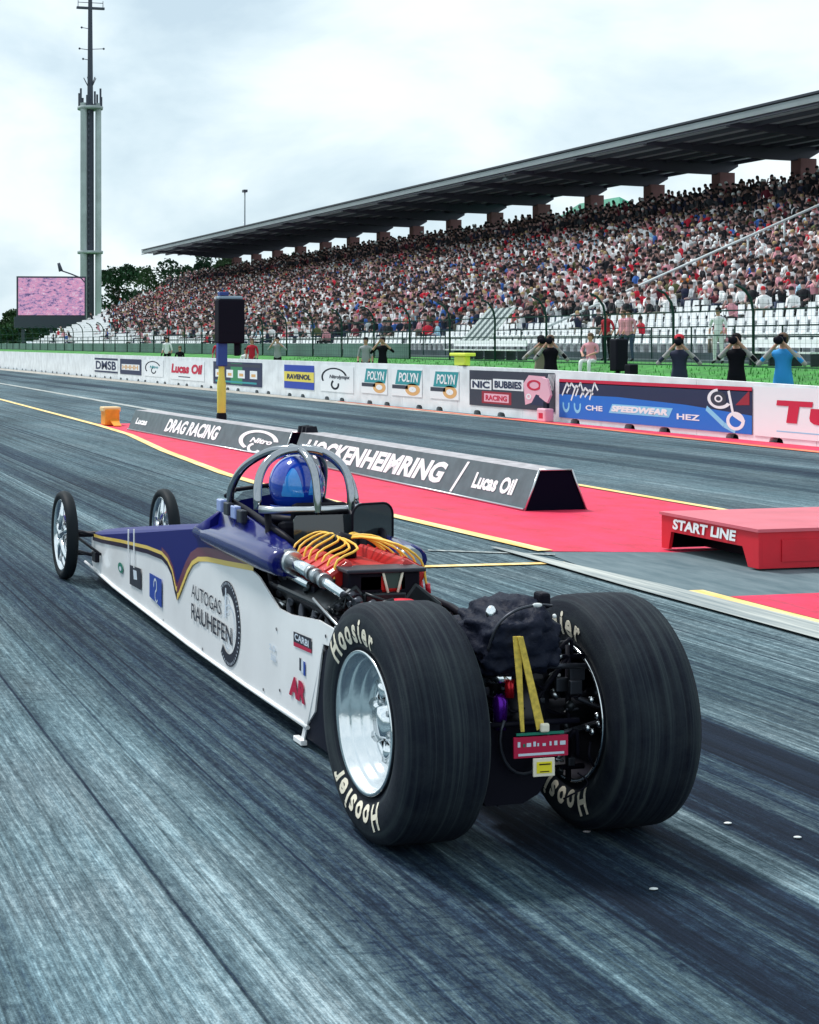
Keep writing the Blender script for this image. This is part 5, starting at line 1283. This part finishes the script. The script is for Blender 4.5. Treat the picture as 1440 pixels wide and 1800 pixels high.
for i in range(95):
    x = q.uniform(2.45,2.88); y = q.uniform(4.93,5.12); z = q.uniform(.22,.66); mi = 3 if q.random() < .13 else i%3
    if i%3 == 0: mb.tube(smooth_path([(x,y,z),(x+q.uniform(-.08,.08),y-.02,z+q.uniform(-.06,.06)),(x+q.uniform(-.12,.12),y,z+q.uniform(-.10,.10))],4), q.uniform(.003,.009), mi, n=6)
    elif i%3 == 1: mb.tube([(x,y,z),(x+q.uniform(-.03,.03),y+.01,z+q.uniform(-.03,.03))], q.uniform(.007,.02), mi, n=8)
    else: mb.bbox((x,y,z),(x+q.uniform(.02,.06),y+.02,z+q.uniform(.01,.05)), .004, mi%3)
mb.build('rear_hardware', [M_black, M_block, M_dsteel, M_steel], car); mb = MB()
for a in range(10): t = a*.628; mb.tube([(3.085,YA+.05*math.cos(t),RW+.05*math.sin(t)),(3.10,YA+.15*math.cos(t),RW+.15*math.sin(t))],.012,a%2,n=6)
mb.lathe([(3.085,.03),(3.085,.06),(3.10,.06)],(0,YA,RW),'X',16); mb.build('hub_fins', [M_black, M_block], car)
# parachute pack
mb = MB(); bm = bmesh.new(); bmesh.ops.create_icosphere(bm, subdivisions=5, radius=1); from mathutils import noise as mn
for v in bm.verts:
    p = v.co.copy(); s = [math.copysign(abs(c)**.72, c) for c in p]; p = Vector(s)
    w = mn.noise(Vector((p.x*2.2,p.y*2.2,p.z*5)))*.15+(abs(mn.noise(p*4.5))-.2)*.16+mn.noise(p*11)*.03
    v.co = Vector((2.605+p.x*.148*(1+w)*(1-.22*p.z), 5.03+p.y*.20*(1+w), .725+p.z*.130*(1+w)+.015*p.x))
bm.verts.index_update(); mb.add([v.co[:] for v in bm.verts], [[v.index for v in f.verts] for f in bm.faces], 0, True); bm.free()
pk = mb.build('parachute_pack', mat('black_nylon',(.010,.013,.026),.55,bump=.6,bscale=45), car)
mb = MB(); mb.tube(smooth_path([(2.47,4.90,.70),(2.49,4.87,.79),(2.55,4.86,.84),(2.64,4.87,.855),(2.71,4.90,.845)]),.005,n=6); mb.bbox((2.68,4.92,.83),(2.72,4.98,.885),.01,1); mb.ball((2.635,4.865,.855),(.020,.008,.008),2,nu=8,nv=6); mb.ball((2.70,4.865,.815),.008,2,nu=8,nv=6)
mb.build('pack_cords', [M_dsteel, M_black, M_wht], pk)
M_strap = mat('yellow_webbing',(.72,.52,.08),.6,noise=.3,nscale=60)
mb = MB(); mb.poly([(2.512,4.80,.765),(2.54,4.80,.765),(2.560,4.812,.44),(2.547,4.812,.44)],(0,.004,0)); mb.poly([(2.525,4.793,.765),(2.545,4.793,.765),(2.628,4.80,.46),(2.600,4.80,.445)],(0,.004,0)); mb.bbox((2.607,4.785,.44),(2.64,4.80,.47),.006,1); mb.build('tether_strap', [M_strap, M_cream], car)
mb = MB(); mb.box((2.515,4.80,.355),(2.715,4.806,.425)); mb.box((2.525,4.80,.430),(2.70,4.806,.438),1); q = random.Random(8); xx = 2.528
while xx < 2.70:
    w = q.uniform(.006,.022); mb.box((xx,4.7985,.392),(xx+w,4.7993,.392+q.uniform(.008,.018)),2 if q.random() < .7 else 1); xx += w+q.uniform(.003,.014)
mb.box((2.53,4.7985,.362),(2.70,4.7993,.370),2)
mb.build('red_sticker_plate', [C_red, C_grn, C_lg], car)
mb = MB(); mb.bbox((2.583,4.794,.29),(2.663,4.80,.352),.002); mb.box((2.595,4.792,.302),(2.651,4.7935,.340),1); mb.box((2.603,4.7905,.330),(2.645,4.7915,.334),2); mb.box((2.606,4.7905,.306),(2.64,4.7915,.309),2); mb.build('yellow_plate', [M_cream, mat('plate_yellow',(.85,.72,.02),.5), M_black], car)

# front wheels and axle
M_rub = mat('front_rubber', (.012,.016,.020), .6)
def front_wheel(x0):
    yw, r = 11.40, .325
    w_ = MB(); w_.lathe([(.03,.262),(.018,.268),(.018,.256),(.045,.235),(.055,.232),(.065,.235),(.092,.256),(.092,.268),(.08,.262)],(x0,yw,r),'X',56)
    wh = w_.build('front_wheel', M_chrome, car)
    t_ = MB(); t_.lathe([(.02,.262),(.008,.28),(.008,.305),(.022,.320),(.05,.326),(.078,.320),(.092,.305),(.092,.28),(.08,.262)],(x0,yw,r),'X',64); t_.build('tyre', M_rub, wh)
    s_ = MB()
    for k in range(5):
        a = k*2*math.pi/5+1.57; s_.tube([(x0+.03,yw+.04*math.cos(a),r+.04*math.sin(a)),(x0+.045,yw+.25*math.cos(a),r+.25*math.sin(a))],[.030,.018],n=8)
    s_.lathe([(.0,0),(.0,.025),(.01,.045),(.06,.05),(.11,.04),(.11,0)],(x0,yw,r),'X',20); s_.build('spokes', M_chrome, wh)
front_wheel(2.27); front_wheel(3.04)
mb = MB()
mb.tube([(2.36,11.40,.325),(3.06,11.40,.325)],.022,n=8); mb.tube([(2.37,11.44,.36),(2.52,11.1,.345)],.014,n=6); mb.tube([(2.37,11.38,.22),(2.50,11.05,.20)],.012,n=6); mb.tube([(2.38,11.4,.33),(2.48,10.9,.24)],.010,n=6)
mb.tube([(3.05,11.44,.36),(2.92,11.1,.345)],.014,n=6); mb.tube([(3.05,11.38,.22),(2.93,11.05,.20)],.012,n=6); mb.tube([(2.39,11.32,.19),(3.03,11.32,.19)],.010,n=6)
mb.bbox((2.46,10.98,.17),(2.49,11.10,.24),.004); mb.build('front_axle', M_fram, car)

# ------------------------------------------------------------------ driver
M_suit = mat('black_race_suit', (.010,.010,.016), .8)
dv, de, dr_ = [], [], []
def A(p, r, par=None):
    dv.append(Vector(p)); dr_.append(r)
    if par is not None: de.append((par, len(dv)-1))
    return len(dv)-1
hx_, hy_ = 2.675, 7.36
pel = A((hx_,7.30,.24),(.16,.12)); wa = A((hx_,7.25,.42),(.14,.11),pel); ch = A((hx_,7.24,.64),(.16,.12),wa); nb = A((hx_,7.26,.82),.075,ch); nk = A((hx_,7.30,.90),.06,nb); hd = A((hx_,hy_,1.02),(.085,.10),nk); A((hx_,hy_,1.10),(.07,.08),hd)
for s in (-1,1):
    sh = A((hx_+s*.17,7.26,.77),.062,ch); el_ = A((hx_+s*.20,7.46,.58),.046,sh); wr_ = A((hx_+s*.10,7.66,.62),.032,el_); pm = A((hx_+s*.085,7.70,.64),(.04,.025),wr_)
    for k in range(4):
        b0 = Vector((hx_+s*.085,7.71,.66-.02*k+.01)); f1 = A(b0,.010,pm); f2 = A(b0+Vector((-s*.02,.035,0)),.009,f1); A(b0+Vector((-s*.045,.03,0)),.008,f2)
    t1 = A((hx_+s*.06,7.69,.665),.011,pm); A((hx_+s*.05,7.72,.685),.009,t1)
    hp = A((hx_+s*.09,7.36,.22),.09,pel); kn = A((hx_+s*.10,7.74,.38),.06,hp); an = A((hx_+s*.08,8.1,.20),.042,kn); A((hx_+s*.08,8.16,.28),.03,an)
me = skin_mesh(dv, de, dr_); me.materials.append(M_suit); drv = bpy.data.objects.new('person', me); COL.objects.link(drv)
tag(drv, 'driver in black suit and shiny blue helmet strapped inside the roll cage', 'person')
M_helm = mat('blue_helmet', (.006,.045,.42), .12, coat=1.0); M_helm2 = mat('sky_blue_patch', (.03,.28,.80), .15, coat=1.0)
mb = MB(); mb.ball((hx_,hy_,1.045),(.137,.158,.150),nu=36,nv=22); mb.lathe([(0,.128),(.02,.135),(.05,.132)],(hx_,hy_,.90),'Z',36); hm_ = mb.build('helmet', M_helm, drv)
mb = MB()
def hp_(az, el_, k=1.004):
    a, e_ = R_(az), R_(el_); return (hx_+.137*k*math.cos(e_)*math.sin(a), hy_-.158*k*math.cos(e_)*math.cos(a), 1.045+.150*k*math.sin(e_))
def patch(a0, a1, e0, e1, curve=0.):
    n_ = 10; V = []
    for i in range(n_+1):
        for j in range(n_+1):
            u = i/n_; v = j/n_; aa = a0+(a1-a0)*u; et = e0+(e1-e0)*(1-(2*u-1)**2*curve); V.append(hp_(aa, e0+(et-e0)*v))
    mb.add(V, [(i*(n_+1)+j,(i+1)*(n_+1)+j,(i+1)*(n_+1)+j+1,i*(n_+1)+j+1) for i in range(n_) for j in range(n_)], 0, True)
patch(-56,-8,-18,38,.9); patch(2,40,-14,42,.9); mb.build('helmet_panels', M_helm2, hm_, recalc=False)
mb = MB(); 
for i in range(24):
    a = R_(40+i*280/23.)
mb.loft([[hp_(120+120*i/12, el_, 1.01) for i in range(13)] for el_ in (-12,0,12,20)], closed=False); mb.build('visor', M_black, hm_, recalc=False)
mb = MB(); mb.lathe([(0,.13),(.03,.17),(.05,.13)],(hx_,7.30,.86),'Z',28); mb.build('neck_collar', M_black, drv)
mb = MB()
for s in (-1,1): mb.poly([(hx_+s*.06,7.12,.82),(hx_+s*.11,7.12,.82),(hx_+s*.10,7.12,.45),(hx_+s*.05,7.12,.45)],(0,.005,0))
mb.build('harness', M_dsteel, drv)
